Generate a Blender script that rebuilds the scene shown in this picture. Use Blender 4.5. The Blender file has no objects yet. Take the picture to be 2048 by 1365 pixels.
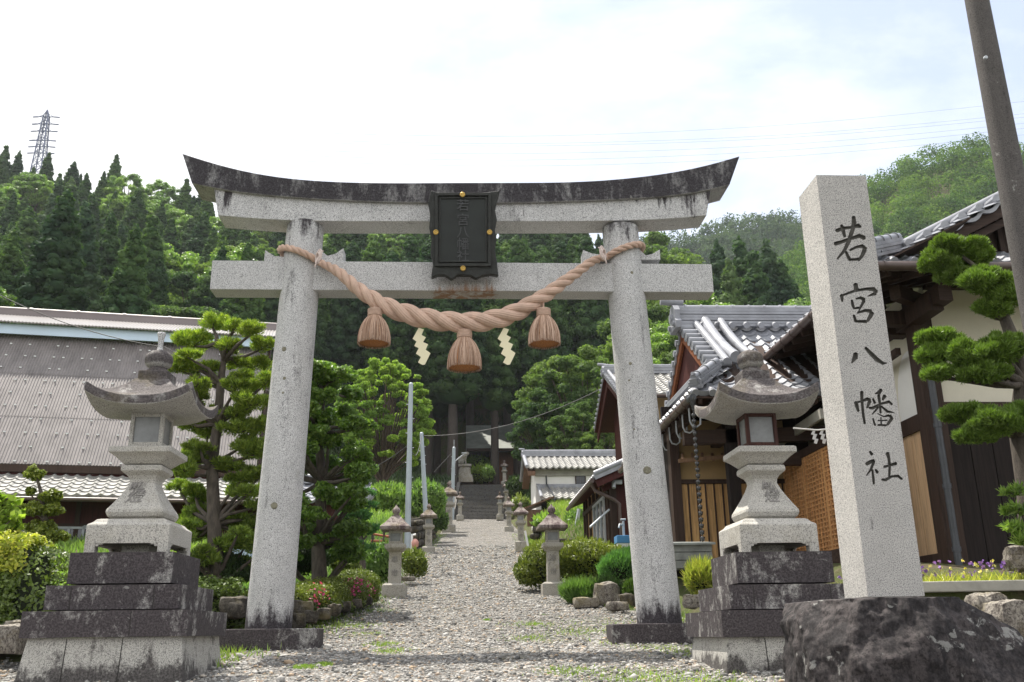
import bpy, bmesh, math, random
import numpy as np
from mathutils import Vector, Matrix
S = bpy.context.scene
COL = S.collection
rnd = random.Random(7)
R = math.radians
EZ = 1.4                                   # eye height above the road under the camera

# ---------------------------------------------------------------- camera solved from the vanishing points
CX, CY, F = 1024.0, 682.5, 1867.0
def _n(v): return Vector(v).normalized()
Zc = _n((940-CX, -5300-CY, F)); Yc = Vector((920-CX, 1266-CY, F)); Yc = (Yc - Yc.dot(Zc)*Zc).normalized()
Xc = Yc.cross(Zc)
if Xc.x < 0: Xc = -Xc
def at(u, v, D):
    r = Vector((u-CX, v-CY, F)); k = D / Yc.dot(r)
    return Vector((Xc.dot(r)*k, D, Zc.dot(r)*k + EZ))
def uv(p):
    q = Vector((p[0], p[1], p[2]-EZ)); v = q.x*Xc + q.y*Yc + q.z*Zc
    return (CX + F*v.x/v.z, CY + F*v.y/v.z) if v.z > 0 else (1e9, 1e9)
cam = bpy.data.cameras.new('camera'); camo = bpy.data.objects.new('camera', cam); COL.objects.link(camo)
cam.sensor_width = 36; cam.lens = F/2048*36; cam.clip_end = 3000; cam.clip_start = .1
Mr = Matrix((Xc, Yc, Zc)) @ Matrix(((1,0,0),(0,-1,0),(0,0,-1)))
camo.matrix_world = Matrix.Translation((0,0,EZ)) @ Mr.to_4x4()
S.camera = camo

# ---------------------------------------------------------------- object helpers
def tag(o, label=None, cat=None, group=None, kind=None):
    if label: o['label'] = label
    if cat: o['category'] = cat
    if group: o['group'] = group
    if kind: o['kind'] = kind
    return o
def thing(name, label, cat, loc=(0,0,0), rz=0, group=None):
    o = bpy.data.objects.new(name, None); COL.objects.link(o); o.empty_display_size = .2
    o.location = loc; o.rotation_euler = (0,0,rz)
    return tag(o, label, cat, group)
def rootloc(p):
    v = Vector((0,0,0))
    while p is not None: v += p.location; p = p.parent
    return v
def link(name, me, mat, parent=None, smooth=False):
    if mat is not None and not me.materials:
        for m in (mat if isinstance(mat, (list,tuple)) else [mat]): me.materials.append(m)
    if smooth: me.polygons.foreach_set('use_smooth', [True]*len(me.polygons))
    o = bpy.data.objects.new(name, me); COL.objects.link(o)
    if parent is not None: o.parent = parent
    return o
def npmesh(name, V, Fq):
    """V (n,3) array, Fq (m,k) array of equal-sized faces"""
    me = bpy.data.meshes.new(name); m, k = Fq.shape
    me.vertices.add(len(V)); me.vertices.foreach_set('co', np.ascontiguousarray(V, np.float32).ravel())
    me.loops.add(m*k); me.loops.foreach_set('vertex_index', np.ascontiguousarray(Fq, np.int32).ravel())
    me.polygons.add(m); me.polygons.foreach_set('loop_start', np.arange(0, m*k, k, dtype=np.int32))
    me.update(calc_edges=True); return me
def copy_tree(o, loc, rz=None, sc=None, label=None, cat=None, group=None):
    c = o.copy(); COL.objects.link(c); c.location = loc
    if rz is not None: c.rotation_euler = (0,0,rz)
    if sc is not None: c.scale = sc if hasattr(sc,'__len__') else (sc,sc,sc)
    if label: c['label'] = label
    if group: c['group'] = group
    for ch in o.children:
        d = ch.copy(); COL.objects.link(d); d.parent = c
        for g in ch.children:
            e = g.copy(); COL.objects.link(e); e.parent = d
    return c

class MB:
    def __init__(s): s.v=[]; s.f=[]; s.sm=[]
    def add(s, vs, fs, smooth=False):
        b=len(s.v); s.v += [tuple(v) for v in vs]; s.f += [tuple(i+b for i in f) for f in fs]; s.sm += [smooth]*len(fs)
    def box(s, c, d, rz=0, M=None):
        x,y,z=d[0]/2,d[1]/2,d[2]/2
        vs=[Vector((a*x,b*y,e*z)) for e in (-1,1) for a,b in ((-1,-1),(1,-1),(1,1),(-1,1))]
        T = M if M is not None else Matrix.Rotation(rz,3,'Z')
        s.add([T@v+Vector(c) for v in vs], [(0,3,2,1),(4,5,6,7),(0,1,5,4),(1,2,6,5),(2,3,7,6),(3,0,4,7)])
    def b2(s, x0,x1,y0,y1,z0,z1): s.box(((x0+x1)/2,(y0+y1)/2,(z0+z1)/2),(x1-x0,y1-y0,z1-z0))
    def bar(s, a, b, w, h=None, up=(0,0,1)):
        a=Vector(a); b=Vector(b); h=h or w; d=(b-a); L=d.length
        if L<1e-6: return
        d/=L; u=Vector(up)
        if abs(d.dot(u))>.98: u=Vector((0,1,0))
        sx=d.cross(u).normalized(); uz=sx.cross(d)
        M=Matrix((sx,d,uz)).transposed(); s.box((a+b)/2,(w,L,h),M=M)
    def rings(s, rs, closed=True, cap=True, smooth=True):
        n=len(rs[0]); b=[]; vs=[]; fs=[]
        for r in rs: vs += list(r)
        for i in range(len(rs)-1):
            for j in range(n if closed else n-1):
                k=(j+1)%n; fs.append((i*n+j,i*n+k,(i+1)*n+k,(i+1)*n+j))
        s.add(vs,fs,smooth)
        if cap and closed:
            s.add(rs[0],[tuple(reversed(range(n)))]); s.add(rs[-1],[tuple(range(n))])
    def tube(s, pts, rad, n=10, cap=True, smooth=True):
        pts=[Vector(p) for p in pts]; rs=[]; up=None
        for i,p in enumerate(pts):
            d=(pts[min(i+1,len(pts)-1)]-pts[max(i-1,0)])
            d = d.normalized() if d.length>1e-9 else Vector((0,0,1))
            if up is None:
                up = Vector((0,0,1)) if abs(d.z)<.9 else Vector((1,0,0))
            a=(up-d*up.dot(d)).normalized(); b=d.cross(a); up=a
            r = rad[i] if hasattr(rad,'__len__') else rad
            rs.append([p+(a*math.cos(t)+b*math.sin(t))*r for t in [2*math.pi*k/n for k in range(n)]])
        s.rings(rs,True,cap,smooth)
    def lathe(s, c, prof, n=24, smooth=True):
        s.rings([[Vector((c[0]+r*math.cos(2*math.pi*k/n), c[1]+r*math.sin(2*math.pi*k/n), c[2]+z)) for k in range(n)] for r,z in prof],True,True,smooth)
    def sq(s, c, prof, ch=0.0, smooth=False, per=1):
        """square loft: prof of (half width, z); ch = chamfer as share of the half width"""
        rs=[]
        for h,z in prof:
            q=h*ch; r=[]
            for sx,sy,o in ((1,-1,0),(1,1,1),(-1,1,0),(-1,-1,1)):
                if ch>0:
                    if o==0: pts=((sx*(h-q),sy*h),(sx*h,sy*(h-q))) if (sx,sy)==(1,-1) else ((sx*(h-q),sy*h),(sx*h,sy*(h-q)))
                    else: pts=((sx*h,sy*(h-q)),(sx*(h-q),sy*h))
                else: pts=((sx*h,sy*h),)
                for a,b in pts: r.append(Vector((c[0]+a,c[1]+b,c[2]+z)))
            rs.append(r)
        s.rings(rs,True,True,smooth)
    def prism(s, poly, a, b):
        """poly list of points (world) extruded between offsets a and b (vectors)"""
        n=len(poly); a=Vector(a); b=Vector(b)
        s.add([Vector(p)+a for p in poly]+[Vector(p)+b for p in poly],
              [tuple(reversed(range(n))),tuple(range(n,2*n))]+[(i,(i+1)%n,n+(i+1)%n,n+i) for i in range(n)])
    def build(s, name, mat, parent=None, world=True, bevel=0, smooth=False, fix=True):
        off = rootloc(parent) if (parent is not None and world) else Vector((0,0,0))
        me=bpy.data.meshes.new(name); me.from_pydata([(v[0]-off[0],v[1]-off[1],v[2]-off[2]) for v in s.v],[],s.f)
        me.polygons.foreach_set('use_smooth',[bool(x) or smooth for x in s.sm])
        if fix:
            bm=bmesh.new(); bm.from_mesh(me); bmesh.ops.recalc_face_normals(bm, faces=bm.faces[:]); bm.to_mesh(me); bm.free()
        me.update()
        o=link(name,me,mat,parent)
        if bevel:
            md=o.modifiers.new('bevel','BEVEL'); md.width=bevel; md.segments=2; md.limit_method='ANGLE'; md.angle_limit=R(35)
        return o
def smoothstep(a,b,x):
    t=min(1,max(0,(x-a)/(b-a))); return t*t*(3-2*t)
def lerp_tab(tab,x):
    if x<=tab[0][0]: return tab[0][1]
    for (a,p),(b,q) in zip(tab,tab[1:]):
        if x<=b: return p+(q-p)*(x-a)/(b-a)
    return tab[-1][1]

# ---------------------------------------------------------------- materials
class NT:
    def __init__(s,name):
        s.m=bpy.data.materials.new(name); s.m.use_nodes=True; s.t=s.m.node_tree; s.t.nodes.clear()
        s.out=s.t.nodes.new('ShaderNodeOutputMaterial')
    def n(s,typ,**k):
        o=s.t.nodes.new(typ)
        for a,b in k.items():
            if a.startswith('_'): o.inputs[a[1:].replace('_',' ')].default_value=b
            else: setattr(o,a,b)
        return o
    def l(s,a,b): s.t.links.new(a,b)
    def val(s,x,sock):
        if hasattr(x,'is_output') or isinstance(x,bpy.types.NodeSocket): s.l(x,sock)
        else: sock.default_value=x
    def pos(s,scale=(1,1,1),obj=False):
        g=s.n('ShaderNodeTexCoord').outputs['Object'] if obj else s.n('ShaderNodeNewGeometry').outputs['Position']
        mp=s.n('ShaderNodeMapping'); s.l(g,mp.inputs[0]); mp.inputs['Scale'].default_value=scale; return mp.outputs[0]
    def noise(s,vec,scale,detail=4,rough=.6,dist=0):
        t=s.n('ShaderNodeTexNoise'); s.l(vec,t.inputs['Vector']); t.inputs['Scale'].default_value=scale; t.inputs['Detail'].default_value=detail
        t.inputs['Roughness'].default_value=rough; t.inputs['Distortion'].default_value=dist; return t.outputs['Fac']
    def vor(s,vec,scale,feature='F1',out='Distance'):
        t=s.n('ShaderNodeTexVoronoi',feature=feature); s.l(vec,t.inputs['Vector']); t.inputs['Scale'].default_value=scale; return t.outputs[out]
    def ramp(s,fac,stops,interp='LINEAR'):
        r=s.n('ShaderNodeValToRGB'); s.l(fac,r.inputs[0]); c=r.color_ramp; c.interpolation=interp
        while len(c.elements)<len(stops): c.elements.new(.5)
        for e,(p,v) in zip(c.elements,stops):
            e.position=p; e.color=(v,v,v,1) if not hasattr(v,'__len__') else (*v,1)
        return r.outputs[0]
    def mix(s,f,a,b,mode='MIX'):
        m=s.n('ShaderNodeMix',data_type='RGBA',blend_type=mode); s.val(f,m.inputs[0])
        for x,i in ((a,6),(b,7)):
            if isinstance(x,bpy.types.NodeSocket): s.l(x,m.inputs[i])
            else: m.inputs[i].default_value=(*x,1) if len(x)==3 else x
        return m.outputs[2]
    def math(s,op,a,b=0.):
        m=s.n('ShaderNodeMath',operation=op); s.val(a,m.inputs[0]); s.val(b,m.inputs[1]); return m.outputs[0]
    def sep(s,vec):
        x=s.n('ShaderNodeSeparateXYZ'); s.l(vec,x.inputs[0]); return x.outputs
    def bump(s,h,strength=.5,dist=.01):
        b=s.n('ShaderNodeBump'); s.l(h,b.inputs['Height']); b.inputs['Strength'].default_value=strength; b.inputs['Distance'].default_value=dist; return b.outputs[0]
    def bsdf(s,col,rough=.8,nrm=None,metal=0,spec=.5,trans=0,**k):
        b=s.n('ShaderNodeBsdfPrincipled')
        if isinstance(col,bpy.types.NodeSocket): s.l(col,b.inputs['Base Color'])
        else: b.inputs['Base Color'].default_value=(*col,1)
        s.val(rough,b.inputs['Roughness']); b.inputs['Metallic'].default_value=metal; b.inputs['Specular IOR Level'].default_value=spec
        if nrm is not None: s.l(nrm,b.inputs['Normal'])
        s.l(b.outputs[0],s.out.inputs[0]); return b

def granite(name, light=(.46,.45,.43), dark=(.085,.085,.095), stain=.25, stcol=(.045,.04,.045), sc=1.0, zfade=None, moss=0, lich=.66, drip=None, rust=None, ani=(7,7,1.3), soft=.045, under=0):
    """speckled granite; stain = coverage of the blackish weathering, running down in streaks"""
    t=NT(name); p=t.pos()
    sp=t.noise(p,125*sc,3,.75); c=t.ramp(sp,[(.39,dark),(.485,light),(.62,tuple(min(1,x*1.2) for x in light))])
    big=t.noise(p,3.0,4,.6); c=t.mix(.5,c,t.ramp(big,[(.3,.82),(.7,1.12)]),'MULTIPLY')
    ps=t.pos(ani); st=t.noise(ps,1.0,7,.72,.3)
    st2=t.noise(p,26,4,.7)
    s=t.math('ADD',t.math('MULTIPLY',st,.75),t.math('MULTIPLY',st2,.25))
    if zfade is not None:                     # weathering that creeps up from the foot and down from the head
        z=t.sep(p)[2]; lo,hi,w=zfade
        a=t.n('ShaderNodeMapRange',_From_Min=lo+w,_From_Max=lo,_To_Min=0,_To_Max=.26); t.l(z,a.inputs[0])
        b=t.n('ShaderNodeMapRange',_From_Min=hi-w*1.6,_From_Max=hi,_To_Min=0,_To_Max=.2); t.l(z,b.inputs[0])
        s=t.math('ADD',s,t.math('ADD',a.outputs[0],b.outputs[0]))
    if drip is not None:                      # black runs starting under the beam above
        z=t.sep(p)[2]; a=t.n('ShaderNodeMapRange',_From_Min=drip[0],_From_Max=drip[1],_To_Min=-.08,_To_Max=.13); t.l(z,a.inputs[0])
        dn=t.math('ADD',t.noise(t.pos((4.2,4.2,.35)),1.0,5,.7,.2),a.outputs[0]); dm=t.n('ShaderNodeMapRange',_From_Min=.615,_From_Max=.74,_To_Min=0,_To_Max=.24); t.l(dn,dm.inputs[0]); s=t.math('ADD',s,dm.outputs[0])
    e=1-stain
    if under:                                 # soffits stay dry and clean
        gn=t.sep(t.n('ShaderNodeNewGeometry').outputs['Normal'])[2]; a=t.n('ShaderNodeMapRange',_From_Min=-.75,_From_Max=-.25,_To_Min=-under,_To_Max=0); t.l(gn,a.inputs[0]); s=t.math('ADD',s,a.outputs[0])
    m=t.ramp(s,[(max(0,.30+.38*e-soft),0),(min(1,.30+.38*e+soft),1)])
    sc2=t.mix(.6,stcol,t.ramp(t.noise(p,60,3,.7),[(.4,.5),(.62,2.2)]),'MULTIPLY')
    c=t.mix(m,c,sc2)
    li=t.ramp(t.noise(p,5.5,5,.65,.4),[(lich,0),(lich+.03,.85)]); c=t.mix(t.math('MULTIPLY',li,.6),c,(.36,.36,.34))
    if rust is not None:
        q=t.sep(p); a=t.n('ShaderNodeMapRange',_From_Min=rust[2],_From_Max=rust[3],_To_Min=.10,_To_Max=-.25); t.l(q[2],a.inputs[0])
        b=t.n('ShaderNodeMapRange',_From_Min=rust[1],_From_Max=rust[1]+.2,_To_Min=0,_To_Max=-.5); t.l(t.math('ABSOLUTE',t.math('SUBTRACT',q[0],rust[0])),b.inputs[0])
        rn=t.math('ADD',t.math('ADD',t.noise(t.pos((9,9,.8)),1.,5,.7),a.outputs[0]),b.outputs[0]); c=t.mix(t.ramp(rn,[(.5,0),(.66,.85)]),c,(.25,.12,.045))
    if moss:
        mo=t.ramp(t.noise(p,2.2,5,.7),[(.5,0),(.65,moss)]); c=t.mix(mo,c,(.16,.13,.05))
    h=t.math('ADD',t.math('MULTIPLY',sp,.5),t.math('MULTIPLY',t.noise(p,22,5,.7),.8))
    t.bsdf(c,.85,t.bump(h,.6,.008),spec=.3); return t.m
def plain(name,col,rough=.6,var=.25,scale=8,metal=0,spec=.5,bumps=.15,stretch=(1,1,1),obj=False):
    t=NT(name); p=t.pos(stretch,obj)
    c=t.mix(1,col,t.ramp(t.noise(p,scale,5,.65),[(.3,1-var),(.7,1+var)]),'MULTIPLY')
    t.bsdf(c,rough,t.bump(t.noise(p,scale*6,4,.6),bumps,.01),metal,spec); return t.m
def wood(name,col,scale=1.,axis='Z',rough=.65,var=.45,board=0,baxis='X'):
    t=NT(name); st={'Z':(14,14,.7),'X':(.7,14,14),'Y':(14,.7,14)}[axis]; p=t.pos(tuple(x*scale for x in st),True)
    g=t.noise(p,2.2,6,.65,.8); c=t.mix(1,col,t.ramp(g,[(.3,1-var),(.5,1.),(.72,1+var)]),'MULTIPLY')
    t.bsdf(c,rough,t.bump(g,.35,.006),spec=.25); return t.m
def leafmat(name,col,col2,trans=.35,rough=.45,tint=.25,spec=.4):
    t=NT(name); g=t.n('ShaderNodeNewGeometry'); oi=t.n('ShaderNodeObjectInfo')
    c=t.mix(g.outputs['Random Per Island'],col,col2)
    c=t.mix(1,c,t.ramp(oi.outputs['Random'],[(0,(1-tint,1-tint*.8,1-tint*.5)),(1,(1+tint,1+tint,1+tint*.2))]),'MULTIPLY')
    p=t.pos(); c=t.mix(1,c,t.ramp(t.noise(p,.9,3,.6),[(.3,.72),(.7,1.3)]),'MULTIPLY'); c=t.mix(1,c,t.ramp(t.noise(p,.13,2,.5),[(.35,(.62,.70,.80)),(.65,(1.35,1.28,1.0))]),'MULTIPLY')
    b=t.n('ShaderNodeBsdfPrincipled'); t.l(c,b.inputs['Base Color']); b.inputs['Roughness'].default_value=rough; b.inputs['Specular IOR Level'].default_value=spec
    tr=t.n('ShaderNodeBsdfTranslucent'); t.l(t.mix(1,c,(1.15,1.32,.55),'MULTIPLY'),tr.inputs[0])
    mx=t.n('ShaderNodeMixShader'); mx.inputs[0].default_value=trans; t.l(b.outputs[0],mx.inputs[1]); t.l(tr.outputs[0],mx.inputs[2])
    t.l(mx.outputs[0],t.out.inputs[0]); return t.m
def tilemat(name,col=(.27,.28,.31),rough=.36):
    t=NT(name); p=t.pos(); c=t.mix(1,col,t.ramp(t.noise(p,2.5,5,.6),[(.3,.7),(.7,1.25)]),'MULTIPLY')
    c=t.mix(t.ramp(t.noise(p,30,3,.7),[(.6,0),(.75,.5)]),c,(.10,.10,.09))
    t.bsdf(c,t.ramp(t.noise(p,12,3,.6),[(.3,rough-.08),(.7,rough+.16)]),t.bump(t.noise(p,20,4,.6),.2,.01),spec=.6); return t.m

M={}
M['granite']=granite('granite_clean',light=(.545,.545,.545),stain=.10)
M['pillar']=granite('granite_pillar',light=(.545,.545,.545),stain=.14,zfade=(1.48,6.6,.30),soft=.07)
M['beam']=granite('granite_beam',light=(.545,.545,.545),stain=.10,rust=(.04,.36,5.55,5.86))
M['lintel2']=granite('granite_lintel',light=(.545,.545,.545),stain=.10,drip=(6.35,6.85),soft=.08)
M['kasagi']=granite('granite_kasagi',light=(.40,.40,.40),stain=.74,ani=(4,4,1.4),soft=.10,under=.2,stcol=(.04,.037,.042))
M['stele']=granite('granite_stele',light=(.50,.485,.46),dark=(.09,.09,.10),stain=.10,sc=1.3)
M['step']=granite('granite_step',light=(.40,.39,.37),stain=.67,stcol=(.052,.045,.048),ani=(3.6,3.6,2.0),soft=.05)
M['stepbase']=granite('granite_stepbase',light=(.42,.41,.38),dark=(.12,.12,.12),stain=.30,stcol=(.07,.065,.063),zfade=(.98,2.6,.24),ani=(4.5,4.5,2.2))
M['lantern']=granite('granite_lantern',light=(.47,.455,.42),dark=(.16,.155,.15),stain=.12,moss=.2)
M['lanroof']=granite('granite_lantern_roof',light=(.44,.43,.41),stain=.74,stcol=(.075,.066,.066),moss=.30,ani=(4.5,4.5,4.5),soft=.08,under=.3)
M['smlan']=granite('granite_small_lantern',light=(.38,.36,.32),dark=(.15,.14,.13),stain=.18,moss=.5)
M['smroof']=granite('granite_small_roof',light=(.30,.26,.24),dark=(.12,.10,.10),stain=.45,stcol=(.09,.065,.065),moss=.5)
M['boulder']=granite('dark_boulder',light=(.058,.050,.050),dark=(.022,.02,.02),stain=.5,stcol=(.018,.016,.017),sc=.35,lich=.61)
M['rock']=granite('garden_rock',light=(.24,.22,.19),dark=(.07,.06,.055),stain=.35,stcol=(.06,.05,.045),sc=.4,moss=.6)
M['fieldwall']=granite('dark_wall_stone',light=(.10,.09,.075),dark=(.04,.035,.03),stain=.5,stcol=(.03,.027,.024),sc=.4,moss=.5)
M['concrete']=plain('concrete',(.34,.33,.29),.85,.25,3,bumps=.4)
M['polecon']=granite('pole_concrete',light=(.10,.092,.088),dark=(.05,.047,.045),stain=.2,stcol=(.05,.045,.045),sc=.8)
M['carve']=plain('carved_ink',(.085,.08,.07),.8,.4,30)
M['glass']=plain('frosted_pane',(.19,.20,.20),.25,.25,6,spec=.6)
M['window']=plain('dark_glass',(.035,.045,.055),.08,.3,2,spec=.8,bumps=.02)
M['tile']=tilemat('roof_tile'); M['tile2']=tilemat('aged_roof_tile',(.33,.325,.31),.5)
M['darkwood']=wood('dark_wood',(.045,.027,.020)); M['redwood']=wood('bengara_wood',(.062,.014,.012))
M['darkwoodx']=wood('dark_beam_wood',(.045,.027,.020),axis='X'); M['darkwoody']=wood('dark_rafter_wood',(.05,.03,.022),axis='Y')
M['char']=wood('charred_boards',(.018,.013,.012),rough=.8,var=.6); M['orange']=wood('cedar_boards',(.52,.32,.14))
M['pale']=wood('pale_cedar_boards',(.55,.37,.22),scale=1.3,var=.3); M['lattice']=wood('lattice_wood',(.62,.33,.14))
M['ochre']=plain('ochre_plaster',(.36,.25,.12),.9,.12,2); M['plaster']=plain('white_plaster',(.84,.83,.80),.9,.07,1.2)
M['cream']=plain('cream_plaster',(.74,.70,.58),.9,.10,1.0)
M['gutter']=plain('copper_brown_gutter',(.085,.058,.05),.4,.3,5); M['steel']=plain('galvanised_steel',(.42,.45,.48),.5,.15,4,metal=.2)
M['polegrey']=plain('painted_steel_pole',(.36,.41,.45),.5,.12,2); M['metal']=plain('dark_metal',(.05,.055,.065),.45,.3,5)
M['black']=plain('black_chain',(.02,.02,.022),.25,.3,20,spec=.8); M['wire']=plain('wire',(.05,.05,.05),.6,.1,2)
M['bluebox']=plain('blue_cover',(.08,.25,.5),.4,.1,3); M['whitebox']=plain('white_box',(.72,.74,.74),.45,.08,3)
M['gold']=plain('gilt_boss',(.50,.33,.09),.35,.35,60,metal=.8); M['bronze']=plain('dark_bronze',(.022,.024,.022),.5,.5,14,metal=.25,bumps=.6)
M['bronzef']=plain('dark_bronze_field',(.017,.021,.020),.55,.3,5,metal=.2)
M['shide']=plain('cream_shide',(.78,.73,.50),.5,.03,3); M['paper']=plain('white_paper',(.7,.7,.7),.8,.04,3)
M['bluefas']=plain('pale_blue_fascia',(.56,.69,.83),.5,.06,1)
M['bark']=plain('cedar_bark',(.085,.06,.045),.9,.5,5,bumps=.8,stretch=(5,5,.6)); M['barkpine']=plain('pine_bark',(.09,.075,.062),.9,.5,7,bumps=1,stretch=(3,3,.8))
M['barkg']=plain('grey_cedar_trunk',(.06,.048,.042),.9,.35,4,bumps=.6,stretch=(5,5,.5))
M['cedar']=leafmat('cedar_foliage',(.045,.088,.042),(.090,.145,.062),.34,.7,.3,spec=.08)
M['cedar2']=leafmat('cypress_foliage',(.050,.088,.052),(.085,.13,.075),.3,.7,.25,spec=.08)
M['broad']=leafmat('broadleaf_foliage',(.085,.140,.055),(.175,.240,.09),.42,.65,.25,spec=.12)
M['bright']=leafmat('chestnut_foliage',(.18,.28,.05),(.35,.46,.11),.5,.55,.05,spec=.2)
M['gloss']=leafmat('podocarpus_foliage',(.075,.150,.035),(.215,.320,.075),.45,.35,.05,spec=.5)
M['pine']=leafmat('yew_foliage',(.085,.15,.03),(.30,.38,.075),.35,.5,.05)
M['juniper']=leafmat('juniper_foliage',(.085,.150,.030),(.190,.290,.065),.3,.5,.05)
M['juniper2']=leafmat('juniper_blue_foliage',(0.088,0.196,0.069),(0.176,0.353,0.108),.3,.5,.05)
M['hedge']=leafmat('hedge_foliage',(.055,.09,.022),(.13,.185,.045),.25,.35,.05,spec=.5)
M['hedgetop']=leafmat('hedge_new_growth',(0.224,0.294,0.056),(0.476,0.462,0.126),.4,.4,.05)
M['box']=leafmat('boxwood_foliage',(0.097,0.137,0.024),(0.258,0.290,0.048),.3,.45,.05)
M['grass']=leafmat('grass_blades',(0.140,0.238,0.049),(0.308,0.392,0.098),.4,.5,.05)
M['weed']=leafmat('shrub_foliage',(0.119,0.210,0.056),(0.252,0.364,0.112),.4,.45,.1)
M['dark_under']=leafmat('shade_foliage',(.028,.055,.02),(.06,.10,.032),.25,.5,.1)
M['azalea']=leafmat('azalea_flower',(.55,.05,.20),(.75,.14,.36),.3,.5,.0)
M['violet']=leafmat('violet_flower',(0.160,0.080,0.450),(0.300,0.160,0.600),.3,.5,0); M['whitefl']=leafmat('pale_flower',(0.600,0.600,0.500),(0.600,0.500,0.100),.3,.5,0)

# gravel, soil, slope
def gravelmat():
    t=NT('gravel'); p=t.pos()
    c1=t.vor(p,38,'F1','Color'); d1=t.vor(p,38,'F1','Distance'); hs=t.sep(c1)
    c=t.ramp(hs[0],[(0,(.20,.195,.185)),(.35,(.30,.292,.275)),(.7,(.38,.37,.35)),(1,(.50,.49,.47))])
    c=t.mix(t.ramp(hs[1],[(.86,0),(.9,.8)]),c,(.33,.22,.14))
    c=t.mix(1,c,t.ramp(d1,[(.25,1.1),(.6,.55)]),'MULTIPLY')
    c=t.mix(1,c,t.ramp(t.noise(p,.8,5,.6),[(.3,.85),(.7,1.12)]),'MULTIPLY')
    c=t.mix(1,c,t.ramp(t.vor(t.pos((1,.7,1)),14,'F1','Color'),[(.2,.62),(.8,1.32)]),'MULTIPLY'); c=t.mix(1,c,t.ramp(t.noise(t.pos((1,.7,1)),22,3,.8),[(.38,.6),(.6,1.25)]),'MULTIPLY')
    gm=t.ramp(t.noise(p,1.3,6,.75),[(.57,0),(.68,.4)]); c=t.mix(gm,c,(.17,.17,.07))
    h=t.math('SUBTRACT',1.,d1); h=t.math('ADD',h,t.math('MULTIPLY',hs[2],.5))
    t.bsdf(c,.9,t.bump(h,1.,.03),spec=.25); return t.m
M['gravel']=gravelmat()
t=NT('pebbles'); g=t.n('ShaderNodeNewGeometry').outputs['Random Per Island']
c=t.ramp(g,[(0,(.10,.10,.10)),(.25,(.24,.235,.22)),(.55,(.36,.352,.335)),(.8,(.47,.46,.44)),(.88,(.40,.30,.21)),(.94,(.46,.38,.28)),(1,(.64,.63,.60))])
t.bsdf(t.mix(1,c,t.ramp(t.noise(t.pos(),60,3,.6),[(.3,.8),(.7,1.15)]),'MULTIPLY'),.85,spec=.3); M['pebble']=t.m
def groundmat(name,a,b,c3):
    t=NT(name); p=t.pos(); c=t.mix(t.ramp(t.noise(p,.9,6,.7),[(.42,0),(.58,1)]),a,b)
    c=t.mix(t.ramp(t.noise(p,7,5,.7),[(.5,0),(.7,.8)]),c,c3); t.bsdf(c,.95,t.bump(t.noise(p,14,6,.75),.8,.05),spec=.15); return t.m
M['ground']=groundmat('garden_soil',(.10,.085,.055),(.075,.10,.03),(.16,.14,.09))
M['litter']=groundmat('leaf_litter',(.20,.11,.055),(.14,.09,.05),(.26,.16,.09))
M['asphalt']=groundmat('road_asphalt',(.05,.05,.052),(.06,.06,.06),(.045,.045,.045))
M['latticeshade']=wood('lattice_shade_backing',(.20,.095,.035))  # shade behind the lattice bars put into the backing's darker colour
SUN=5.0; CLOUD=5.9; HAZE=.00018; EXPO=.68
from mathutils import noise as mn
# ---------------------------------------------------------------- terrain
ZT=[(-60,-.6),(0,0),(3,.30),(6,.80),(8,1.06),(11.3,1.27),(15,1.62),(20,2.13),(28,3.18),(35,4.22),(53,6.84),(72,9.66),(80,9.9)]
def zc(y): return lerp_tab(ZT,y)
LEFT=[(7,-2.4),(11,-2.3),(13,-1.95),(16,-1.75),(20,-1.62),(35,-1.38),(53,-.85),(72,-.35)]
RIGHT=[(7,6),(8.5,6),(9.5,4.6),(11,4.0),(15,3.05),(20,2.35),(35,2.5),(53,3.0),(72,3.25)]
def xl(y): return lerp_tab(LEFT,y)
def xr(y): return lerp_tab(RIGHT,y)
HB=[(72,9.66),(84,14.3),(95,19.5),(120,33),(150,50),(170,60),(200,64),(260,54),(420,40)]
def hillg(x,y):
    b=x/max(y,1)
    return lerp_tab([(-.6,1.42),(-.4,1.34),(-.27,1.22),(-.2,1.19),(-.05,1.20),(.15,1.17),(.2,.85),(.3,.50),(.5,.42),(.9,.42)],b)
def H(x,y):
    if y<=72: z=zc(y)
    else: z=9.66+(lerp_tab(HB,y)-9.66)*hillg(x,y)
    if 80<y<112:                              # level shrine ground at the head of the stairs
        w_=smoothstep(9,4.5,abs(x-2.2))*(1-smoothstep(98,111,y))*smoothstep(80,84,y); z=z*(1-w_)+w_*(14.22+(y-84)*.05)
    if y>45 and x<-9: z=max(z, zc(min(y,72))+ (min(y,95)-45)*.28*smoothstep(-9,-22,x))
    # raised garden on the right
    if 8.3<y<72:
        e=xr(y)+.35+ (0 if y<12 else .2)
        amt=lerp_tab([(8.3,0),(9.2,.75),(12,.85),(16,.85),(20,.55),(26,.5),(33,1.3),(44,1.7),(60,1.2),(72,0)],y)
        z+=amt*smoothstep(e,e+.9,x)
    if y<72 and x<xl(y): 
        amt=lerp_tab([(10,0),(13,.25),(20,.25),(26,.9),(40,1.5),(60,1.5),(72,0)],y); z+=amt*smoothstep(xl(y)-.3,xl(y)-1.1,x)
    if x>14 and y<72: z-=0
    return z
def axis_lin(segs):
    a=[segs[0][0]]
    for x0,x1,s in segs:
        n=max(1,int(round((x1-x0)/s))); a+= [x0+(x1-x0)*(i+1)/n for i in range(n)]
    return a
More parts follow.
